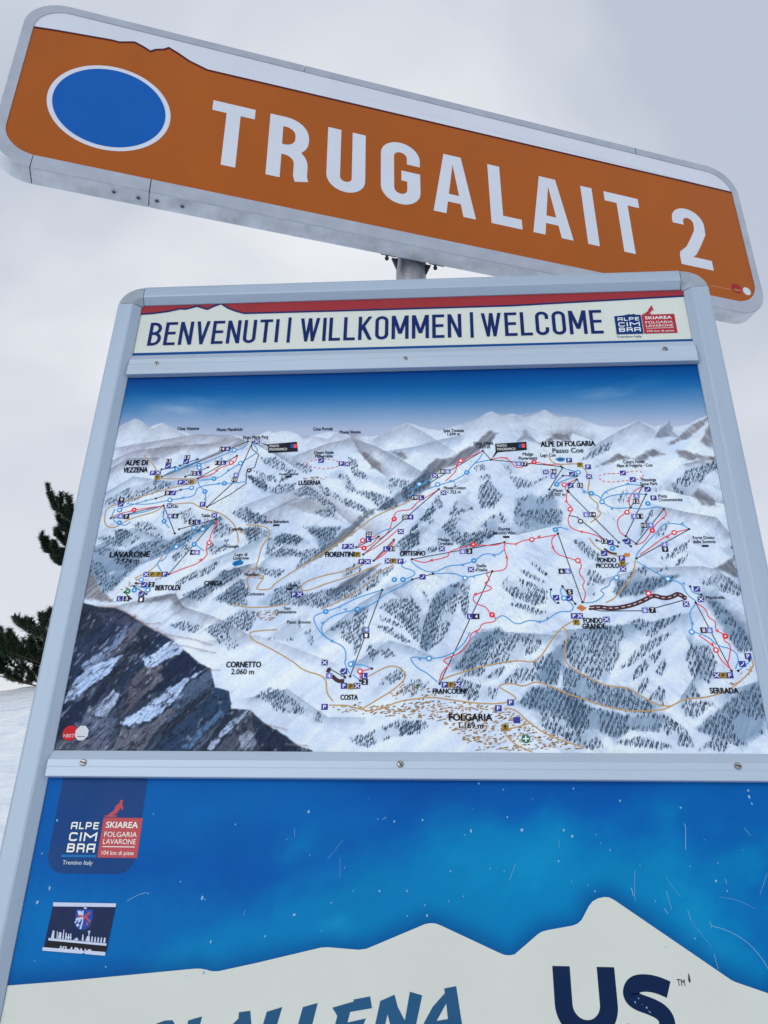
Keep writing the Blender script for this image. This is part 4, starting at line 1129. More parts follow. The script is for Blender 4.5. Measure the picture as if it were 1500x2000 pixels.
# dashes on the fun line and the dotted cross-country loops
for pts, c_, wd, per in ((smooth_line(MM("331,2168 347,2170 370,2166 404,2172 430,2183 445,2192 463,2185 478,2188 489,2195 501,2185"), 2), ink(160, 160, 178), .0016, .011),
                    (MM("-197.6,2479.1 -194.8,2483.8 -184.7,2487.2 -171.4,2489.4 -155.9,2489.0 -140.4,2486.3 -130.8,2480.1 -132.6,2473.0 -144.7,2468.5 -163.0,2466.5 -180.7,2470.4 -193.2,2474.2 -197.6,2479.1"), C_RED, .0016, .009), (smooth_line(MM("456.4,2437.1 459.1,2443.9 453.0,2449.8 438.5,2450.1 419.4,2444.7 394.1,2445.2 378.3,2443.2 373.0,2438.7 377.0,2429.5 392.1,2425.8 413.6,2427.7 437.2,2430.6 451.0,2432.6 456.4,2437.1"), 1), C_RED, .0016, .009)):
    d, on = 0, True
    for a, b in zip(pts[:-1], pts[1:]):
        L_ = math.dist(a, b)
        n = max(1, int(L_ / (per / 8)))
        for i in range(n):
            if ((d + L_ * i / n) / per) % 1 < .55:
                p_, q_ = i / n, (i + 1) / n
                ribbon(lines, [(a[0] + (b[0] - a[0]) * p_, a[1] + (b[1] - a[1]) * p_), (a[0] + (b[0] - a[0]) * q_, a[1] + (b[1] - a[1]) * q_)], wd, Y_MAP - .0005, c_)
        d += L_
lines.build('printed_pistes', m_strokes, map_panel, None)

# numbered squares and round piste markers
icons = MB()
I_BLK, I_NAV, I_OLV, I_VIO = ink(26, 30, 48), ink(44, 52, 140), ink(120, 108, 48), ink(92, 110, 186)
I_W = ink(186, 200, 228)
def icon_list(s):
    for e in s.split():
        a, b, k = e.split(',', 2)
        yield float(a) / 1000, float(b) / 1000, k
ICONS = """-480,2491,k13 -480,2480,n/ -443,2499,k13 -444,2489,n/ -373,2518,k14 -362,2518,n6 -379,2485,k11 -367,2485,nL -425,2461,k12 -414,2461,nL -509,2464,nP -498,2464,nx -498,2453,oP -449,2441,nP -437,2441,nx -427,2441,oP -338,2456,v6 -340,2445,k10 -472,2417,k8 -461,2417,n/ -563,2403,k9 -563,2393,n/ -559,2366,v4 -547,2365,k7 -464,2388,nx -460,2365,v4 -449,2365,k6 -415,2351,k5 -403,2351,nL -372,2366,nx -398,2390,nP -303,2534,nx
-169,2486,n/ -128,2478,nP -116,2477,nx 18,2398,k19 31,2398,nL -0,2356,k20 10,2356,n4 -8,2325,nx -69,2320,k22 -69,2309,nL -113,2295,nP -102,2295,nx -89,2278,oP -81,2263,nP -69,2263,nx -35,2289,nL -24,2289,k21 -32,2264,nx -21,2264,oP -8,2263,nP 71,2456,k18 83,2456,v6 58,2447,nx 74,2408,nx 222,2471,v6 233,2470,k17 273,2451,nx 288,2452,k16 287,2441,v6 323,2445,n/ 318,2420,n/ 336,2420,k15 320,2477,nP 355,2461,nP 340,2466,oP 355,2439,nx
420,2446,n/ 437,2431,n/ 440,2395,v6 438,2383,k12 430,2351,v4 441,2351,k11 446,2332,k10 458,2332,v4 342,2356,v6 354,2356,k14 471,2390,nF 462,2409,n/ 478,2291,v4 478,2282,k9 370,2300,k13 381,2297,n/ 412,2299,n/ 398,2265,nP 398,2254,oP 398,2243,nx 367,2275,n/ 287,2240,k6 298,2240,v6 298,2199,k5 297,2187,n/ 273,2188,n/ 302,2153,nP 312,2153,nx 305,2141,oP 358,2146,nx 427,2163,v6 440,2163,k7 500,2174,nx 527,2183,nx 523,2203,n/ 523,2125,k8 533,2125,v6 532,2044,nx 543,2044,oP 554,2044,nP 590,2078,nP 578,2064,n/
108,2282,v6 120,2282,k3 69,2288,nx 122,2245,nx 33,2231,n/ 118,2153,nL 129,2153,k4 -68,2129,v4 -68,2118,k1 -140,2068,nx -105,2052,n/ -131,2044,v4 -69,2044,nL -68,2033,k2 -104,2026,nP -92,2025,oP -81,2026,nx -136,1989,nP 71,2028,nP 82,2028,oP 93,2028,nx 182,1997,nP 161,1987,nP 191,1967,n. 171,1955,o! -204,2198,nP -193,2198,nx -404,2286,k4 -396,2286,v6 -488,2241,nx -476,2241,oP -464,2241,oP -453,2241,nP -489,2220,n/ -475,2220,k2 -491,2201,n/ -490,2190,k1 -531,2192,nL -518,2192,k3 -248,2342,k- -232,2450,k- -213,2209,k- 190,2311,k- 551,2288,k-"""
for x, z, k in icon_list(ICONS):
    icons = MB()
    kind, t = k[0], k[1:]
    c_ = dict(k=I_BLK, n=I_NAV, o=I_OLV, v=I_VIO)[kind]
    hw, hh = (.0056, .0052)
    y = Y_MAP - .0006
    if t == '-':
        flat(icons, [(x - .006, z - .002), (x + .006, z - .002), (x + .006, z + .002), (x - .006, z + .002)], y, I_BLK)
        icons.build('map_symbol', m_strokes, map_panel)
        continue
    flat(icons, [(x - hw, z - hh), (x + hw, z - hh), (x + hw, z + hh), (x - hw, z + hh)], y, c_)
    if t == 'x':
        for s_ in (1, -1):
            ribbon(icons, [(x - .004, z - .0036 * s_), (x + .004, z + .0036 * s_)], .0013, y - .0001, I_W)
    elif t == '/':
        ribbon(icons, [(x - .0035, z - .003), (x + .0005, z - .001), (x + .003, z + .003)], .0013, y - .0001, I_W)
    elif t == '.':
        pass
    else:
        small_text(icons, t, x, z, min(.0085, .0045 * len(t)), .0066, y - .0001, ink(20, 22, 26) if kind == 'o' else I_W, bold=.02)
    icons.build('map_symbol', m_strokes, map_panel)
C_BD, C_RD = ink(44, 128, 206), ink(178, 44, 62)
MARKS = """-348,2514,b -332,2483,b -382,2448,b -360,2437,b -397,2419,b -425,2428,b -465,2401,b -563,2380,b -559,2352,b -470,2354,b -409,2339,b -391,2335,b -438,2298,b -404,2303,b -417,2481,b -415,2474,b -461,2472,b -496,2230,b -506,2209,b -480,2209,b 27,2428,b 120,2453,b 63,2427,b 335,2449,b 292,2423,b 356,2402,b 374,2383,b 459,2378,b 282,2325,b 128,2263,b 111,2228,b -3,2226,b -19,2226,b -143,2164,b -85,2168,b 44,2075,b 287,2187,b 475,2223,b 384,2226,b 502,2122,b -94,2065,b 383,2285,b
-351,2485,r -534,2380,r -375,2306,r 109,2480,r 252,2474,r 306,2422,r 313,2368,r 418,2360,r 460,2321,r 499,2316,r -21,2352,r -80,2307,r -77,2291,r 128,2296,r 237,2305,r 157,2156,r 318,2261,r 558,2114,r 538,2089,r -77,2052,r 437,2195,r -313,2466,k 330,2342,k -518,2207,g"""
for x, z, k in icon_list(MARKS):
    icons = MB()
    y = Y_MAP - .0006
    disc(icons, x, z, .0052, y, dict(b=C_BD, r=C_RD, k=ink(60, 56, 70), g=ink(20, 110, 80))[k], 14)
    disc(icons, x, z, .0028 if rng.random() < .5 else .0016, y - .0001, I_W, 8)
    icons.build('piste_marker', m_strokes, map_panel)
icons = MB()
# green cross and direction arrows
gx, gz = MM("204.1,1935.9")[0]
disc(icons, gx, gz, .0075, Y_MAP - .0006, ink(16, 96, 84), 8)
ribbon(icons, [(gx - .005, gz), (gx + .005, gz)], .002, Y_MAP - .0007, I_W)
ribbon(icons, [(gx, gz - .005), (gx, gz + .005)], .002, Y_MAP - .0007, I_W)
icons.build('map_symbol', m_strokes, map_panel)
icons = MB()
for e, c_ in ((MM("-372,2494 -355,2467 -439,2406 -514,2400 -372,2437 -394,2402 38,2431 94,2434 342,2405 391,2368 427,2422 384,2404 88,2434 166,2273 108,2254 127,2231 -118,2173 -107,2168 -148,2142 -129,2108 28,2074 240,2142 458,2236 502,2214 506,2138 517,2335 -474,2374 -89,2070"), C_BLUE), (MM("-378,2467 -505,2383 -387,2270 198,2484 307,2385 423,2384 484,2347 50,2265 207,2296 189,2268 251,2311 129,2196 128,2125 275,2288 546,2124 534,2100 330,2320 486,2307 102,2471"), C_RED)):
    for x, z in e:
        s_ = .0042
        flat(icons, [(x - s_, z), (x + s_ * .7, z + s_ * .8), (x + s_ * .25, z), (x + s_ * .7, z - s_ * .8)], Y_MAP - .0005, c_)
icons.build('direction_arrows', m_strokes, map_panel, None, stuff=True)

# black viewpoint flags
flags = MB()
ft = MB()
for box, ln, ex in ((MM("-279.2,2526.9 -220.8,2531.8 -217.2,2508.4 -277.5,2506.1"), MM("-294.3,2530.9 -279.1,2525.7 -278.8,2522.0"), 569), (MM("177.9,2517.9 239.7,2521.4 239.6,2502.2 178.1,2497.6"), MM("169.4,2482.3 178.2,2499.9 182.1,2497.5"), 1017)):
    flags = MB()
    flat(flags, box, Y_MAP - .0006, ink(22, 30, 44))
    flat(flags, ln, Y_MAP - .0006, ink(22, 30, 44))
    x0, x1 = min(b[0] for b in box), max(b[0] for b in box)
    z0, z1 = min(b[1] for b in box), max(b[1] for b in box)
    zc = (z0 + z1) / 2
    flat(flags, [(x1 - .016, zc - .002), (x1 - .010, zc - .002), (x1 - .010, zc + .007), (x1 - .016, zc + .007)], Y_MAP - .0008, ink(30, 70, 150))
    flat(flags, [(x1 - .0095, zc - .002), (x1 - .003, zc - .002), (x1 - .003, zc + .007), (x1 - .0095, zc + .007)], Y_MAP - .0008, ink(190, 70, 84))
    small_text(flags, 'PUNTO', x0 + .013, zc + .0035, .019, .0056, Y_MAP - .0008, ink(170, 184, 206), bold=.015)
    small_text(flags, 'PANORAMICO', x0 + .0215, zc - .0045, .036, .0056, Y_MAP - .0008, ink(170, 184, 206), bold=.015)
    flags.build('viewpoint_flag', m_strokes, map_panel, None)

# place names
names = MB()
for x, z, w, h, t in LABELS("""-449.7,2569.5 45.4 7.6 Cima Vezzena;
-362.3,2564.9 53.6 7.6 Monte Mandriolo;
-169.1,2561.6 40.0 7.5 Cima Portule;
-113.1,2552.8 42.9 7.5 Monte Verena;
-307.2,2544.9 53.0 7.5 Virgo Maria Perg;
96.3,2551.5 41.1 7.4 Spitz Tonezza;
96.2,2542.9 24.6 7.4 1.694 m;
154.7,2519.7 38.5 7.2 Costa d'Agra;
154.4,2511.2 26.3 7.2 1.820 m;
320.6,2514.8 103.8 10.8 ALPE DI FOLGARIA;
319.4,2499.3 59.7 10.7 Passo Coe;
241.0,2492.6 20.0 7.1 Malga;
240.5,2483.2 35.9 7.1 Piovernetta;
279.8,2489.4 29.8 7.1 Lago Coe;
-546.1,2488.6 44.7 11.0 ALPE DI;
-545.5,2471.6 48.8 10.9 VEZZENA;
-164.0,2504.9 39.4 7.3 Centro Fondo;
-163.5,2496.4 35.2 7.2 Millegrobbe;
-188.8,2435.3 42.8 9.3 LUSERNA;
-232.1,2456.0 37.0 5.9 Forte Luserna;
-248.4,2349.7 48.0 6.7 Forte Belvedere;
95.7,2418.6 41.6 6.9 Monte Coston;
94.5,2409.5 24.7 6.8 1.752 m;
293.5,2409.4 17.5 6.8 Plaut;
293.8,2400.4 25.2 6.7 1.707 m;
443.8,2470.8 41.0 7.0 Centro Fondo;
443.9,2462.6 68.1 6.9 Alpe di Folgaria - Coe;
467.1,2430.1 27.0 6.8 Mezzinga;
465.9,2421.0 32.6 6.8 Snow Park;
488.3,2393.7 16.2 6.7 Pista;
501.5,2385.7 44.5 6.6 Cronometrata;
550.6,2305.2 38.7 6.3 Forte Dosso;
550.2,2296.8 40.4 6.3 delle Somme;
-328.2,2298.0 21.8 6.5 Gionghi;
-326.0,2335.2 27.1 6.6 Cappella;
-310.6,2280.6 23.6 6.4 Lago di;
-309.8,2273.1 29.5 6.4 Lavarone;
-526.4,2283.1 76.3 10.8 LAVARONE;
-527.1,2269.1 42.0 9.7 1.174 m;
-357.1,2222.0 34.0 8.3 CHIESA;
-442.6,2213.4 45.9 9.3 BERTOLDI;
-286.1,2239.1 27.2 6.3 Nosellari;
-274.7,2199.7 31.6 6.1 Carbonare;
-207.1,2216.6 16.3 6.2 Cherle;
-214.3,2171.0 12.3 6.0 San;
-214.8,2164.0 34.9 6.0 Sebastiano;
-190.8,2144.1 43.1 5.9 Passo Sommo;
-122.1,2278.5 53.3 9.6 FIORENTINI;
14.6,2279.0 46.0 8.5 ORTESINO;
73.3,2307.1 21.1 6.4 Malga;
76.0,2298.5 28.7 6.4 Ortesino;
187.1,2328.2 21.1 6.5 Forte;
186.7,2319.5 42.0 6.5 Sommo Alto;
141.3,2252.5 17.9 6.2 Stella;
141.0,2244.2 22.5 6.2 d'Italia;
370.3,2261.5 32.3 8.2 FONDO;
371.0,2250.1 40.5 8.2 PICCOLO;
334.2,2144.2 32.2 8.7 FONDO;
334.9,2133.6 39.2 8.6 GRANDE;
552.7,2186.4 32.0 5.9 Martinella;
539.9,2017.6 45.5 8.8 SERRADA;
-284.5,2064.7 60.8 9.4 CORNETTO;
-285.1,2051.6 40.3 9.3 2.060 m;
-94.2,2005.8 29.3 8.1 COSTA;
78.8,2016.6 56.2 8.1 FRANCOLINI;
113.5,1971.6 70.7 10.4 FOLGARIA;
113.9,1957.8 40.4 9.5 1.169 m;
-451.7,2386.6 10.3 6.9 Ust;
-388.8,2365.2 18.3 6.8 Tablat"""):
    names = MB()
    big = h > .0075 and t.upper() == t and not t[0].isdigit()
    if big:
        small_text(names, t, x, z, w * 1.02, h * 1.08, Y_MAP - .0009, ink(8, 14, 34), bold=.036)
    else:
        small_text(names, t, x, z, w, h, Y_MAP - .0009, ink(12, 18, 38), bold=.018)
    names.build('place_name', m_strokes, map_panel, None)
lm = MB()
lx, lz = MM("-576.7,1942.5")[0]
disc(lm, lx, lz, .0132, Y_MAP - .0008, ink(150, 32, 46), 28)
small_text(lm, 'NBST', lx - .001, lz - .0045, .019, .0058, Y_MAP - .0009, ink(170, 150, 168), bold=.02)
bx, bz = MM("-555.8,1942.6")[0]
lm.build('printer_mark', m_strokes, map_panel, None)
lm = MB()
flat(lm, [(bx + .0125 * math.cos(math.radians(22.5 + 45 * i)), bz + .0135 * math.sin(math.radians(22.5 + 45 * i))) for i in range(8)], Y_MAP - .0008, ink(158, 174, 202))
ribbon(lm, [(bx - .007, bz - .006), (bx + .007, bz - .006)], .0012, Y_MAP - .0009, ink(70, 80, 110))
lm.build('printer_badge', m_strokes, map_panel, None)

# ------------------------------------------------------------------ lower panel
S = Sheet(-599, 599, 1380, 1880, 420, 176)
X, Z = S.X, S.Z
S.C[:] = (0, 77, 159)
S.C += (fbm(X, Z, 140, 4, 31, 5, 2)[..., None] - .5) * np.array((0, 36, 26))
hill = MM("-626.2,1558.1 -600.3,1560.7 -508.3,1568.7 -313.3,1588.8 -303.9,1589.0 -295.1,1587.8 -287.0,1585.9 -276.8,1586.1 -220.1,1598.1 -123.1,1620.5 -112.2,1621.3 -65.4,1618.7 -53.0,1620.3 35.2,1655.2 43.0,1656.7 50.8,1656.5 60.1,1653.5 145.9,1618.5 153.4,1615.9 160.9,1615.3 168.6,1616.8 204.4,1644.1 210.7,1647.7 218.5,1649.9 257.2,1656.8 265.1,1659.7 271.6,1664.7 284.1,1683.8 290.0,1690.3 298.2,1694.7 308.4,1697.0 316.0,1696.4 323.3,1692.9 479.2,1589.5 484.6,1587.0 528.3,1573.7 555.3,1565.3 498.6,1416.1 -569.0,1386.6")
hill = [(max(-.5988, min(.5988, a)), max(1.3802, b)) for a, b in hill[:-2]] + [(.5988, 1.3802), (-.5988, 1.3802)]
cloud = MMM(MM("-432,1451 -381,1617 -183,1728 -135,1742 -70,1751 3,1759 52,1782 93,1794 142,1802 182,1796 223,1800 254,1788 277,1776 301,1782 325,1785 352,1780 378,1797 408,1814 427,1823 439,1808 453,1794 494,1807 534,1812 595,1803 530,1475"))
cd = S.dist(cloud, X, Z, True)
cd = np.where(S.inside(cloud, X, Z), cd, -cd) + (fbm(X, Z, 75, 6, 71, 20, 1.6) - .5) * 150
k = (np.clip(cd / 62 + .35, 0, 1) ** 1.2 * .85)[..., None]
S.C = S.C * (1 - k) + np.array((0, 104, 168)) * k
k = (np.clip((fbm(X, Z, 60, 6, 72, 25, 2.2) - .52) * 3.2, 0, 1) * np.clip(cd / 90, 0, 1) * .6)[..., None]
S.C = S.C * (1 - k) + np.array((22, 124, 184)) * k
S.area(MMM(MM("92,1762 173,1778 237,1771 289,1742 370,1765 435,1781 496,1723 468,1645 325,1713 167,1661 59,1673")), (0, 114, 176), .3, 46, 0, 6)
S.area(MMM(MM("-612,1707 -393,1695 -180,1684 -113,1628 -378,1596 -595,1564")), (0, 98, 170), .5, 60, 20, 7)
S.area(MMM(MM("436,1736 527,1730 562,1674 554,1633 486,1666")), (0, 84, 164), .45, 40, 20, 8)
hm = [(a * 1000, b * 1000) for a, b in hill]
d = S.dist(hm, X, Z, True)
k = (np.clip(1 - d / 34, 0, 1) ** 1.5 * .62)[..., None]
S.C = S.C * (1 - k) + np.array((0, 56, 122)) * k
low = S.build('lower_panel', 0.0, m_print, board, INV)
MB().box(-.599, .599, -.0002, .0055, .87, 1.3800).build('lower_panel_foot', m_cream, board, INV)
mb = MB()
flat(mb, hill, -.0002)
mb.build('white_mountain', mat('panel_white', ink(158, 176, 190), rough=.45, vary=.03, scale=5), low)
tab = MM("-580.3,1883.7 -424.3,1884.7")
x0, x1 = tab[0][0] + .006, tab[1][0] - .004
z0, z1, rr = MM("-479.5,1719.0")[0][1], 1.8790, .030
mb = MB()
flat(mb, [(x0, z1)] + arc(x0 + rr, z0 + rr, rr, rr, 180, 270) + arc(x1 - rr, z0 + rr, rr, rr, 270, 360) + [(x1, z1)], -.0002)
mb.build('logo_tab', mat('tab_navy', ink(0, 50, 114), rough=.45, vary=.05), low)
lg = MM("-543.2,1743.3 -426.8,1744.7 -490.5,1804.4")
ski_logo(low, lg[0][0] - .004, lg[1][0], lg[0][1], lg[2][1], -.0004, m_navy, mat('logo_coral', ink(142, 62, 78), rough=.4), mat('logo_pale', ink(182, 200, 216), rough=.4), m_lblue, alpha_bg=False, tl=mat('logo_grey', ink(150, 176, 206), rough=.4))

# big lettering at the foot
m_us = mat('deep_navy_ink', ink(0, 26, 66), rough=.38, vary=.08)
m_al = mat('mid_blue_ink', ink(24, 70, 116), rough=.38, vary=.06)
mb = MB()
u = MM("223.1,1592.7 312.2,1592.1 267.7,1532.2")
xa, xb, zt_ = u[0][0], MM("313.3,1592.2")[0][0] , 1.6027
sw = MM("248.6,1592.9")[0][0] - u[0][0]
r = (xb - xa - sw) / 2
zc = MM("267.7,1532.2")[0][1] - sw * .9 + sw / 2 + r
ribbon(mb, [(xa + sw / 2, zt_)] + [(xa + sw / 2, zc)] + arc(xa + sw / 2 + r, zc, r, r, 180, 360, 24) + [(xb - sw / 2, zc), (xb - sw / 2, zt_)], sw, -.0004)
mb.build('letter', m_us, low)
mb = MB()
s_ = smooth_line(MM("388.3,1575.4 372.3,1581.5 355.8,1583.8 340.8,1581.6 333.1,1572.3 334.4,1563.9 343.9,1558.3 360.7,1553.6 375.1,1546.9 381.6,1536.3 378.6,1524.9 366.5,1514.7 346.7,1510.5 330.1,1515.1 318.8,1523.0"), 3)
ribbon(mb, s_, sw * .88, -.0004)
mb.build('letter', m_us, low)
mb = MB()
tm = MM("407.1,1584.8")[0]
small_text(mb, 'TM', tm[0], tm[1], .011, .0085, -.0004, bold=.01)
mb.build('trademark_lettering', m_us, low)
mb = MB()
for L in (MM("-361.2,1516.6 -348.9,1520.8 -337.9,1521.4 -332.4,1514.7 -319.3,1491.3 -314.1,1521.6 -294.0,1527.2 -304.4,1469.6 -323.9,1469.1 -336.8,1490.9 -342.0,1468.7 -366.1,1468.1"), MM("-239.7,1533.6 -222.8,1535.9 -210.8,1471.9 -231.0,1471.4 -234.0,1487.0 -251.2,1485.3 -256.4,1470.8 -275.8,1470.3 -247.8,1517.9 -239.5,1525.8"),
          MM("-198.3,1535.1 -175.5,1541.7 -189.3,1491.2 -165.6,1494.9 -167.0,1473.0 -214.6,1471.8"), MM("-145.1,1542.2 -123.1,1548.0 -135.7,1495.6 -110.6,1499.9 -113.7,1474.3 -162.5,1473.1"),
          MM("-101.4,1542.4 -70.2,1550.9 -70.3,1553.5 -45.9,1558.0 -42.7,1543.0 -74.7,1537.5 -78.2,1524.2 -51.4,1529.9 -57.5,1515.1 -82.6,1509.4 -86.5,1494.2 -52.5,1500.0 -56.3,1477.5 -109.2,1474.4 -96.1,1521.9 -93.6,1532.2"),
          MM("-30.9,1552.4 -9.9,1560.9 -4.9,1545.3 5.5,1528.6 12.6,1565.2 30.9,1560.9 12.6,1485.3 -3.5,1482.5 -19.8,1535.8 -33.5,1479.3 -48.9,1475.8 -37.5,1523.2")):
    mb = MB()
    flat(mb, L, -.0004)
    mb.build('letter', m_al, low)
mb = MB()
for L in (MM("63.2,1570.4 80.9,1573.7 89.3,1519.7 90.8,1488.5 71.1,1488.0 69.4,1519.8 65.9,1551.2"), MM("63.8,1564.2 65.9,1551.2 51.8,1529.3 50.2,1519.4 38.2,1487.2 18.5,1486.7 34.0,1527.3 46.0,1546.4"), MM("51.1,1529.0 68.9,1531.9 70.9,1519.9 48.0,1516.8")):
    flat(mb, L, -.0004)
mb.build('letter', m_al, low)
# chips, scratches and a scuff in the laminate
chips = MB()
m_chip = mat('bare_laminate', ink(96, 148, 204), rough=.6, vary=.1)
for i, (x, z) in enumerate(MM("-561.6,1696.8 -585.2,1748.2 -563.5,1594.4 -577.3,1676.5 -450.6,1588.9 -309.0,1684.2 -313.4,1686.3 -292.5,1625.8 -324.7,1579.1 -298.5,1583.6 -400.2,1691.7 -153.1,1817.1 -147.4,1751.2 -40.1,1806.4 -27.7,1808.8 -13.6,1802.7 31.7,1805.5 -91.0,1733.0 -76.1,1700.0 -35.3,1700.6 7.6,1701.2 75.4,1730.0 136.8,1734.5 158.8,1731.1 94.5,1694.5 71.5,1687.7 35.3,1681.4 7.8,1666.1 38.4,1667.2 99.1,1783.7 109.0,1790.0 113.3,1822.7 123.6,1863.5 163.0,1854.1 167.5,1811.5 189.2,1792.4 255.0,1792.3 267.1,1784.0 304.8,1786.7 310.7,1773.9 324.7,1764.3 243.5,1747.0 347.8,1838.1 441.0,1828.0 550.5,1855.5 550.3,1845.3 552.4,1835.2 442.7,1742.1 478.7,1721.6 485.9,1747.0 530.1,1614.1 435.5,1642.6 295.3,1704.6 286.0,1713.1 260.8,1717.8 -209.1,1634.3 -122.8,1643.5 -166.1,1664.7 -109.7,1682.8 -570.1,1799.7 123.6,1634.5 -444.9,1763.1 -409.8,1810.8 -350.8,1709.4 -186.1,1773.7 367.6,1742.6 384.5,1692.4 493.2,1708.2 209.1,1840.1 275.7,1856.6 -55.9,1837.9 -271.8,1796.2 471.1,1780.9 391.3,1630.3 526.2,1766.7 338.1,1558.8 343.8,1563.5 348.0,1555.9 356.4,1547.7 354.0,1552.1 358.4,1546.5")):
    s_ = (.0010 + .0018 * rng.random() ** 2) * (1 if i < 60 else .6)
    n = rng.randint(5, 8)
    flat(chips, [(x + s_ * rng.uniform(.5, 1.15) * math.cos(2 * math.pi * j / n), z + s_ * rng.uniform(.5, 1.5) * math.sin(2 * math.pi * j / n)) for j in range(n)], -.0007)
for L, wd in ((MM("-433.0,1680.2 -422.4,1686.2 -413.9,1690.0 -402.9,1693.1"), .0013), (MM("443.2,1804.1 445.0,1800.3 442.1,1780.6 439.9,1765.7"), .0016), (MM("534.2,1799.0 542.3,1787.7"), .0011), (MM("359.0,1735.2 354.8,1706.2 353.9,1691.9"), .0009), (MM("350.7,1710.4 352.4,1699.0"), .0018), (MM("402.4,1706.9 404.9,1691.3 407.3,1681.5"), .0011), (MM("396.1,1682.7 401.1,1675.1"), .0014),
              (MM("430.6,1680.5 433.3,1668.0"), .0011), (MM("460.7,1665.6 462.4,1657.4"), .0014), (MM("462.8,1660.2 484.2,1654.4 501.3,1645.8 514.9,1635.2 526.2,1620.7 534.2,1605.0"), .0013), (MM("459.9,1623.5 463.2,1603.0"), .0011), (MM("433.3,1668.0 447.2,1646.2 458.3,1631.5"), .0005), (MM("404.3,1727.0 416.7,1705.7 424.1,1698.7"), .0005), (MM("176.8,1742.4 170.6,1729.0 166.1,1718.0"), .0010), (MM("557.1,1734.1 540.7,1703.2"), .0009),
              (MM("-99.0,1748.0 -97.7,1718.1"), .0006), (MM("-95.2,1774.7 -106.9,1759.3 -118.5,1745.5"), .0006), (MM("-174.8,1790.9 -173.0,1776.9"), .0008), (MM("-27.7,1808.8 -32.6,1805.6"), .0014), (MM("246.0,1778.5 245.9,1767.1"), .0008), (MM("493.0,1725.4 494.0,1717.5"), .0012), (MM("-245.9,1662.0 -242.8,1671.4"), .0008), (MM("480.4,1699.5 506.3,1696.3 530.5,1684.1"), .0006)):
    ribbon(chips, smooth_line(L, 1), wd * .55, -.0007)
chips.build('chips_and_scratches', m_chip, low, None, stuff=True)
mb = MB()
flat(mb, MM("419.2,1597.5 420.8,1593.6 421.2,1586.4 419.5,1584.4 417.8,1587.7"), -.0006)
mb.build('dark_scuff', mat('scuff', (.05, .05, .06, 1), rough=.7), low)

# ------------------------------------------------------------------ sticker on the lower panel
sc_ = MM("-550.9,1676.6 -449.1,1676.5 -454.0,1603.6 -553.7,1608.8")
cx, cz = sum(p[0] for p in sc_) / 4, sum(p[1] for p in sc_) / 4
stick = empty('sticker', (cx, -.0009, cz))
SINV = Matrix.Translation((-cx, .0009, -cz))
m_snavy = mat('sticker_navy', ink(2, 26, 70), rough=.35, vary=.12, scale=40)
m_swhite = mat('sticker_white', ink(150, 172, 214), rough=.4, vary=.05, scale=40)
m_sblack = mat('sticker_black', ink(8, 14, 26), rough=.35)
mb = MB()
yb = -.0011
body = MM("-550.5,1674.7 -449.4,1674.8 -454.0,1605.5 -553.3,1610.7")
n = len(body)
mb.add([(p[0], yb, p[1]) for p in body[::-1]] + [(p[0], -.0008, p[1]) for p in body[::-1]], [(0, 1, 2, 3), (0, 4, 5, 1), (1, 5, 6, 2), (2, 6, 7, 3), (3, 7, 4, 0)])
sbody = mb.build('sticker_sheet', m_snavy, stick, SINV)
mb = MB()
flat(mb, MM("-548.5,1622.8 -454.3,1617.6 -454.1,1608.3 -551.1,1612.1"), yb - .0002)
mb.build('black_band', m_sblack, sbody)
mb = MB()
w_ = MM("-526.7,1611.9 -475.1,1608.6")
small_text(mb, 'KLADNO', (w_[0][0] + w_[1][0]) / 2, (w_[0][1] + w_[1][1]) / 2 - .0030, w_[1][0] - w_[0][0], .0125, yb - .0004, bold=.03, rise=-.085)
lt = mb.build('sticker_lettering', m_swhite, sbody)
import bmesh
bm = bmesh.new()                     # the foot of the word is torn off along the lower strip
bm.from_mesh(lt.data)
e0, e1 = MM("-554.4,1612.4 -454.2,1607.9")
bmesh.ops.bisect_plane(bm, geom=bm.verts[:] + bm.edges[:] + bm.faces[:], plane_co=(e0[0], yb, e0[1]), plane_no=(e1[1] - e0[1], 0, -(e1[0] - e0[0])), clear_outer=True)
bm.to_mesh(lt.data)
bm.free()
mb = MB()
flat(mb, MM("-550.9,1676.6 -449.1,1676.5 -449.0,1671.4 -549.7,1670.8"), yb - .0006)
mb.build('white_strip', m_swhite, sbody)
mb = MB()
flat(mb, MM("-554.7,1613.5 -490.7,1610.4 -488.0,1608.7 -485.9,1610.1 -454.4,1608.7 -454.0,1603.6 -484.9,1605.3 -487.7,1607.0 -491.5,1605.6 -553.7,1608.8"), yb - .0006)
mb.build('white_strip', m_swhite, sbody)
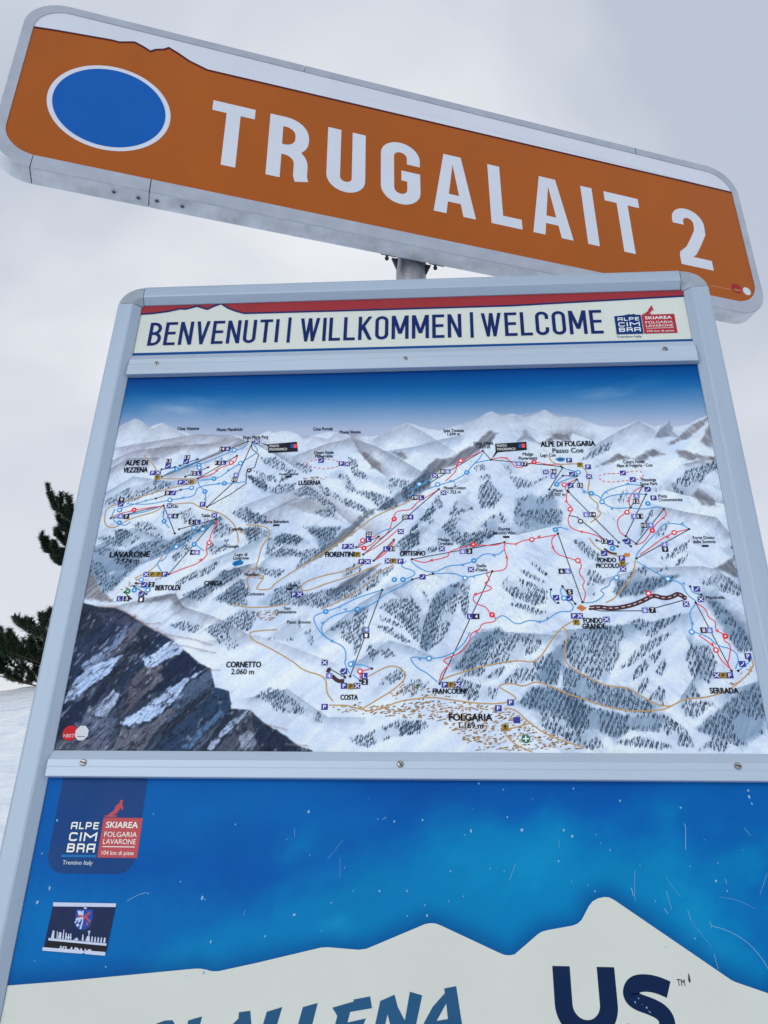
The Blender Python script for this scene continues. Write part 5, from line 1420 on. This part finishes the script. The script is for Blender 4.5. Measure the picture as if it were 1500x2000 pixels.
# skyline: a base line with chimneys, towers and arches standing on it
mb = MB()
flat(mb, MM("-548.2,1626.3 -454.8,1620.4 -454.8,1617.1 -547.5,1623.0"), yb - .0002)
SKY = [MM("-544.3,1626.4 -543.3,1637.1 -540.7,1636.4 -539.3,1625.8"), MM("-535.2,1625.8 -536.5,1635.8 -535.2,1635.8 -533.6,1625.9"), MM("-532.8,1625.9 -532.9,1634.4 -529.2,1634.5 -527.8,1625.2"), MM("-526.2,1625.3 -526.4,1638.8 -525.6,1638.8 -523.7,1625.3"), MM("-521.6,1625.0 -522.2,1633.9 -520.5,1633.9 -519.1,1624.7"), MM("-517.5,1624.7 -517.8,1632.5 -516.2,1632.6 -515.0,1624.8"), MM("-513.8,1624.8 -514.3,1633.3 -513.1,1633.3 -511.7,1624.5"), MM("-522.0,1628.9 -512.1,1628.4 -511.8,1626.9 -521.7,1627.5"), MM("-508.0,1624.2 -503.0,1627.8 -499.8,1624.0"), MM("-494.9,1623.7 -494.9,1632.2 -493.7,1632.2 -491.7,1623.8"), MM("-489.1,1623.1 -487.2,1630.2 -483.0,1629.6 -481.7,1622.5"), MM("-480.1,1622.5 -479.8,1629.6 -478.1,1629.7 -477.2,1622.6"), MM("-475.2,1622.3 -474.8,1629.0 -473.2,1629.0 -472.3,1622.0"), MM("-470.3,1622.0 -469.9,1628.7 -468.2,1628.8 -467.4,1622.1"), MM("-465.3,1621.7 -464.9,1628.5 -463.3,1628.5 -462.5,1621.4"), MM("-460.4,1621.5 -460.0,1628.2 -457.5,1627.9 -457.2,1621.2"), MM("-487.7,1637.3 -482.8,1637.0 -484.1,1635.2 -484.0,1630.3 -485.2,1630.2 -486.1,1635.2")]
for L in SKY:
    flat(mb, L, yb - .0002)
mb.build('printed_skyline', m_swhite, sbody)
mb = MB()
flat(mb, MM("-511.5,1667.2 -485.0,1666.9 -483.2,1652.5 -485.7,1643.8 -491.3,1639.0 -499.3,1638.2 -506.5,1641.3 -511.0,1647.7"), yb - .0002)
crest = mb.build('crest_shield', mat('crest_blue', ink(14, 58, 150), rough=.35, vary=.2, scale=80), sbody)
mb = MB()
for L in (MM("-509.4,1665.1 -504.5,1665.2 -500.1,1659.4 -501.3,1657.2 -506.7,1659.3"), MM("-510.0,1651.3 -509.1,1654.9 -499.5,1656.5 -498.2,1653.7 -506.9,1652.1"), MM("-511.9,1648.4 -509.1,1650.6 -507.3,1654.2 -505.5,1653.5 -509.3,1647.7"), MM("-506.5,1649.9 -503.1,1653.6 -501.2,1652.2 -503.8,1648.5"), MM("-502.7,1664.5 -499.7,1666.0 -497.5,1650.1 -498.7,1639.3 -501.3,1639.9 -499.4,1651.5"), MM("-508.0,1644.9 -505.2,1647.8 -502.1,1644.2 -505.1,1642.7"), MM("-501.2,1669.6 -498.0,1670.4 -494.5,1669.0 -496.7,1667.5")):
    flat(mb, L, yb - .0004)
mb.build('crest_charge', m_swhite, sbody)
mb = MB()
for L in (MM("-498.0,1657.3 -492.4,1662.4 -489.5,1664.7 -488.2,1661.8 -493.1,1657.4 -489.2,1653.8 -485.5,1651.7 -486.5,1648.1 -490.4,1651.6 -494.3,1655.2 -496.3,1652.2"), MM("-491.8,1650.2 -488.8,1647.3 -488.9,1643.7 -491.8,1645.8"), MM("-508.3,1659.3 -498.3,1658.7 -497.9,1656.6 -507.9,1657.1")):
    flat(mb, L, yb - .0004)
mb.build('crest_charge', mat('crest_red', ink(140, 62, 78), rough=.35), sbody)
tag(stick, 'small navy town sticker with crest, skyline and KLADNO lettering on the blue panel', 'sticker')
tag(board, 'tall aluminium framed piste map board headed BENVENUTI WILLKOMMEN WELCOME', 'information board')

# ------------------------------------------------------------------ orange piste name sign on top of the post
ax_, an_, at_ = Vector((0.943176, 0.331136, 0.027725)), Vector((-0.331886, 0.942868, 0.029184)), Vector((-0.016477, -0.036727, 0.999189))
M = Matrix(((ax_.x, an_.x, at_.x, 0.034406), (ax_.y, an_.y, at_.y, 0.013028), (ax_.z, an_.z, at_.z, 3.097432), (0, 0, 0, 1)))
sign = empty('piste_sign', matrix=M)
m_lip = mat('sign_rim_aluminium', (.42, .46, .54, 1), rough=.42, metal=.45, vary=.10, scale=14, bump=.05, bscale=90)
m_band = mat('side_band_aluminium', (.66, .675, .70, 1), rough=.5, metal=.08, vary=.24, scale=16, bump=.2, bscale=60)
m_org = mat('orange_film', ink(124, 69, 22), rough=.45, vary=.06, scale=3, spec=.15, stretch=(1.6, 1, .5))
m_wfilm = mat('white_film', ink(157, 176, 208), rough=.45, vary=.03, scale=6)
m_plum = mat('plum_film', ink(58, 20, 32), rough=.45)
m_disc = mat('blue_film', ink(0, 72, 160), rough=.42, vary=.03)


def rrect(x0, x1, z0, z1, r, n=14):
    return arc(x1 - r, z0 + r, r, r, -90, 0, n) + arc(x1 - r, z1 - r, r, r, 0, 90, n) + arc(x0 + r, z1 - r, r, r, 90, 180, n) + arc(x0 + r, z0 + r, r, r, 180, 270, n)


def edge_path(x0, x1, z0, z1, r):
    """outline with extra stations where the rim pieces are joined"""
    bot = [-.857, -.616, -.2, .3]
    topx = [.629, .2, -.300, -.6]
    n = 14
    pts = [(x, z0) for x in bot] + arc(x1 - r, z0 + r, r, r, -90, 0, n) + arc(x1 - r, z1 - r, r, r, 0, 90, n) + [(x, z1) for x in topx] + arc(x0 + r, z1 - r, r, r, 90, 180, n) + arc(x0 + r, z0 + r, r, r, 180, 270, n)[:-1]
    return pts


OUT = edge_path(-.945, .945, -.028, .4965, .088)
OUT2 = edge_path(-.9425, .9425, -.0255, .494, .0855)
INN = edge_path(-.9225, .9235, .0095, .4725, .072)
NO = len(OUT)
nb = 4
idx = {'corner_seam': 0, 'bottom_seam': 1, 'top_right': nb + 30, 'top_left': nb + 30 + 2}
cuts = [0, 1, nb + 30, nb + 32]
segs = [(0, 1), (1, nb + 30), (nb + 30, nb + 32), (nb + 32, NO)]
DEP = .047
for a, b in segs:
    ids = [i % NO for i in range(a, b + 1)]
    vs, ws, fs = [], [], []
    for k, i in enumerate(ids):
        o, o2, q = OUT[i], OUT2[i], INN[i]
        if k == 0 or k == len(ids) - 1:          # a millimetre of gap at every joint
            j = ids[1] if k == 0 else ids[-2]
            L_ = math.dist(OUT[i], OUT[j])
            f = .0010 / L_
            o, o2, q = [(A[i][0] + (A[j][0] - A[i][0]) * f, A[i][1] + (A[j][1] - A[i][1]) * f) for A in (OUT, OUT2, INN)]
        vs += [(q[0], .004, q[1]), (q[0], .0003, q[1]), (o2[0], 0, o2[1]), (o[0], .0016, o[1])]
        ws += [(o[0], .0017, o[1]), (o[0], DEP - .002, o[1]), (o2[0], DEP, o2[1]), (q[0] * .985, DEP, q[1] if q[1] > .2 else q[1] + .002)]
    for k in range(len(ids) - 1):
        for j in range(3):
            fs.append((k * 4 + j, k * 4 + j + 1, (k + 1) * 4 + j + 1, (k + 1) * 4 + j))
    MB().add(vs, fs).build('rim_lip', m_lip, sign)
    MB().add(ws, fs).build('side_band', m_band, sign)
# face and back
FACE = rrect(-.9235, .9245, .0085, .4735, .072)
mb = MB()
mb.prism(FACE, 'y', .0022, .0042)
face = mb.build('sign_face', m_org, sign)
mb = MB()
mb.prism(rrect(-.91, .91, 0.0, .47, .07), 'y', .036, .040)
mb.build('back_sheet', m_lip, sign)
YF = .0019
ridge = MM("-909.5,398.9 -874.1,405.7 -830.1,410.3 -753.9,418.2 -736.5,417.6 -703.4,430.4 -682.5,421.8 -664.9,412.1 -653.2,422.9 -635.2,430.7 -625.5,439.9 -606.6,430.5 -574.7,411.1 -531.0,394.3")
ridge = [(-.9215, ridge[0][1])] + ridge[1:-1] + [(ridge[-1][0], .3955), (.0, .402), (.9235, .4125)]
mb = MB()
topc = [(q[0] * .9985, min(q[1], .4722)) for q in arc(.9245 - .072, .4735 - .072, .072, .072, 8, 90, 12) + arc(-.9235 + .072, .4735 - .072, .072, .072, 90, 178, 12)]
flat(mb, ridge + topc, YF)
mb.build('white_band', m_wfilm, face)
mb = MB()
ribbon(mb, ridge, .0058, YF - .0002)
mb.build('ridge_line', m_plum, face)
mb = MB()
disc(mb, -.7280, .1995, .1315, YF, n=72)
mb.build('disc_border', m_wfilm, face)
mb = MB()
disc(mb, -.7280, .1995, .1205, YF - .0002, n=72)
mb.build('blue_disc', m_disc, face)
SW = .1625
for ch, x0, x1 in (('T', -.508, -.409), ('R', -.3735, -.278), ('U', -.233, -.139), ('G', -.1005, -.001), ('A', .031, .1395), ('L', .180, .262), ('A', .291, .4005), ('I', .4405, .4735), ('T', .508, .6095), ('2', .7065, .8045)):
    mb = MB()
    zb, zt = (.0965, .3015) if ch in 'G' else ((.0965, .2985) if ch == 'U' else ((.0990, .3040) if ch == '2' else (.0985, .2985)))
    h = zt - zb
    ls, fl = glyph(ch, (x1 - x0) / h, SW)
    for l in ls:
        ribbon(mb, [(x0 + p[0] * h, zb + p[1] * h) for p in l], SW * h, YF)
    for f in fl:
        flat(mb, [(x0 + p[0] * h, zb + p[1] * h) for p in f], YF)
    mb.build('letter', m_wfilm, face)
mb = MB()
disc(mb, .8640, .0535, .0155, YF, n=28)
pm = mb.build('printer_mark', mat('mark_red', ink(120, 24, 44), rough=.45), face)
mb = MB()
small_text(mb, 'NBST', .866, .0485, .021, .006, YF - .0002, bold=.02)
flat(mb, [(.788, .0445), (.8165, .0445), (.8165, .0462), (.788, .0462)], YF)
flat(mb, [(.8195, .0446), (.844, .0446), (.844, .0462), (.8195, .0462)], YF)
mb.build('printer_lettering', mat('mark_pale', ink(158, 126, 112), rough=.45), face)
mb = MB()
flat(mb, [(.8945 + .0125 * math.cos(math.radians(22.5 + 45 * i)), .0515 + .0135 * math.sin(math.radians(22.5 + 45 * i))) for i in range(8)], YF)
mb.build('printer_badge', m_wfilm, face)
# rivets along the underside, clamp and bolts on the post
m_hole = mat('rivet_dark', (.05, .05, .055, 1), rough=.6)
for s, y in ((-.689, .020), (-.638, .023), (-.599, .021), (-.545, .022)):
    mb = MB()
    mb.tube((s, y, -.0282), (s, y, -.0290), .0060, n=14)
    rv = mb.build('rivet', m_lip, sign)
    mb = MB()
    mb.tube((s, y, -.0288), (s, y, -.0295), .0034, n=10)
    mb.build('rivet_hole', m_hole, rv)
mb = MB()
mb.tube((-.022, .021, -.0282), (-.022, .021, -.0298), .0062, n=14)
mb.build('rivet', mat('rivet_bright', (.75, .73, .68, 1), rough=.5), sign)
mb = MB()
mb.box(-.085, .085, DEP + .0005, DEP + .0045, .004, .06)
mb.box(-.080, -.042, DEP + .0045, DEP + .030, .0, .054)
mb.box(.042, .080, DEP + .0045, DEP + .030, .0, .054)
mb.build('post_clamp', mat('clamp_dark', (.10, .10, .11, 1), rough=.5, metal=.6), sign)
for s in (-.060, .060):
    mb = MB()
    mb.tube((s - .012, .0505, -.033), (s - .012, .0505, .006), .0032, n=10)
    mb.tube((s - .012, .0505, -.0365), (s - .012, .0505, -.031), .0048, n=6)
    mb.build('clamp_bolt', m_hole, sign)
for s in (-1, 1):
    mb = MB()
    mb.prism([(s * .034 - .006, -.014), (s * .049 - .006, -.014), (s * .037 - .006, -.044)], 'y', DEP + .018, DEP + .024)
    mb.build('clamp_gusset', mat('clamp_dark', (.1, .1, .11, 1)), sign)
tag(sign, 'orange name sign reading TRUGALAIT 2 with a blue disc, tilted above the map board', 'sign')

# ------------------------------------------------------------------ mountain pine on the slope behind
def build_pine(base, height, env, seed):
    r = random.Random(seed)
    root = empty('pine_tree', base)
    trunk, limbs = MB(), MB()
    pts = []
    for i in range(9):
        t = i / 8
        pts.append(Vector((.12 * math.sin(3 * t), .08 * math.sin(4 * t + 1), -.3 + (height + .1) * t)))
    for i in range(8):
        trunk.tube(pts[i], pts[i + 1], .13 * (1 - i / 8) + .022, .13 * (1 - (i + 1) / 8) + .022, n=9, caps=False)
    m_bark = mat('pine_bark', (.09, .065, .05, 1), rough=.9, vary=.3, scale=14, bump=.5, bscale=30)
    tr = trunk.build('trunk', m_bark, root, smooth=True)
    tv, tf = [], []

    def tuft(p, d, size):
        d = d.normalized()
        a = d.orthogonal().normalized()
        b = d.cross(a)
        for i in range(r.randint(76, 96)):
            ph = r.uniform(0, 2 * math.pi)
            sp = r.uniform(.4, 1.5)
            o = p + d * r.uniform(-.55, .5) * size
            nd = (d * r.uniform(.35, .95) + (a * math.cos(ph) + b * math.sin(ph)) * sp).normalized()
            L = size * r.uniform(.42, .68)
            sd_ = nd.cross(Vector((r.uniform(-1, 1), r.uniform(-1, 1), r.uniform(-1, 1)))).normalized() * .010
            k = len(tv)
            tv.extend([tuple(o - sd_), tuple(o + sd_), tuple(o + nd * L)])
            tf.append((k, k + 1, k + 2))

    def limb(p, d, length, thick, depth):
        n = 5
        q = p
        dd = d.normalized()
        for i in range(n):
            nd = (dd + Vector((r.uniform(-.16, .16), r.uniform(-.16, .16), r.uniform(-.07, .13)))).normalized()
            e = q + nd * length / n
            limbs.tube(q, e, thick * (1 - i / n * .8), thick * (1 - (i + 1) / n * .8), n=5, caps=False)
            f = (i + 1) / n
            if depth == 0:
                if f > .3:
                    for s in (-1, 1):
                        for _ in range(3):
                            side = nd.cross(Vector((0, 0, 1))).normalized() * s
                            limb(q + (e - q) * r.random(), nd * .7 + side * r.uniform(.4, 1) + Vector((0, 0, r.uniform(.1, .75))), length * r.uniform(.16, .30) * (1.25 - f * .5), thick * .4, 1)
            else:
                if f > .35:
                    tuft(e, nd + Vector((0, 0, .35)), r.uniform(.17, .25))
                    if r.random() < .6:
                        tuft(e + Vector((r.uniform(-.09, .09), r.uniform(-.09, .09), r.uniform(0, .1))), nd + Vector((r.uniform(-.5, .5), r.uniform(-.5, .5), .5)), r.uniform(.15, .21))
            q, dd = e, nd
        tuft(q, dd + Vector((0, 0, .3)), r.uniform(.2, .26))

    z = .12
    while z < height - .25:
        k = r.randint(5, 7)
        a0 = r.uniform(0, 6.28)
        for i in range(k):
            zz = z + r.uniform(-.12, .12)
            an = a0 + 2 * math.pi * i / k + r.uniform(-.25, .25)
            L = np.interp(zz, [e[0] for e in env], [e[1] for e in env]) * r.uniform(.8, 1.02)
            up = .02 + .35 * zz / height + r.uniform(-.08, .1)
            limb(Vector((.12 * math.sin(3 * zz / height), .08, zz)), Vector((math.cos(an), math.sin(an), up)), L, .032, 0)
        z += r.uniform(.34, .44)
    limbs.build('branches', m_bark, tr, None)
    me = bpy.data.meshes.new('needles')
    me.from_pydata(tv, [], tf)
    mesh_obj('crown', me, mat('pine_needles', (.030, .050, .030, 1), rough=.6, vary=.35, scale=2.5, spec=.2), root)
    return root


tz = float(ground_h(np.array(-7.6), np.array(17.6)))
pine = build_pine((-7.6, 17.6, tz - .45), 6.0, [(0, 3.7), (.4, 3.3), (.75, 2.6), (1.1, 1.7), (1.4, 1.1), (2.1, 1.1), (2.4, 2.4), (2.7, 2.9), (3.5, 2.8), (4.0, 2.1), (4.6, 1.9), (5.3, 1.2), (6.0, .4)], 4)
tag(pine, 'dark green mountain pine on the snow slope, showing left of the map board', 'tree')
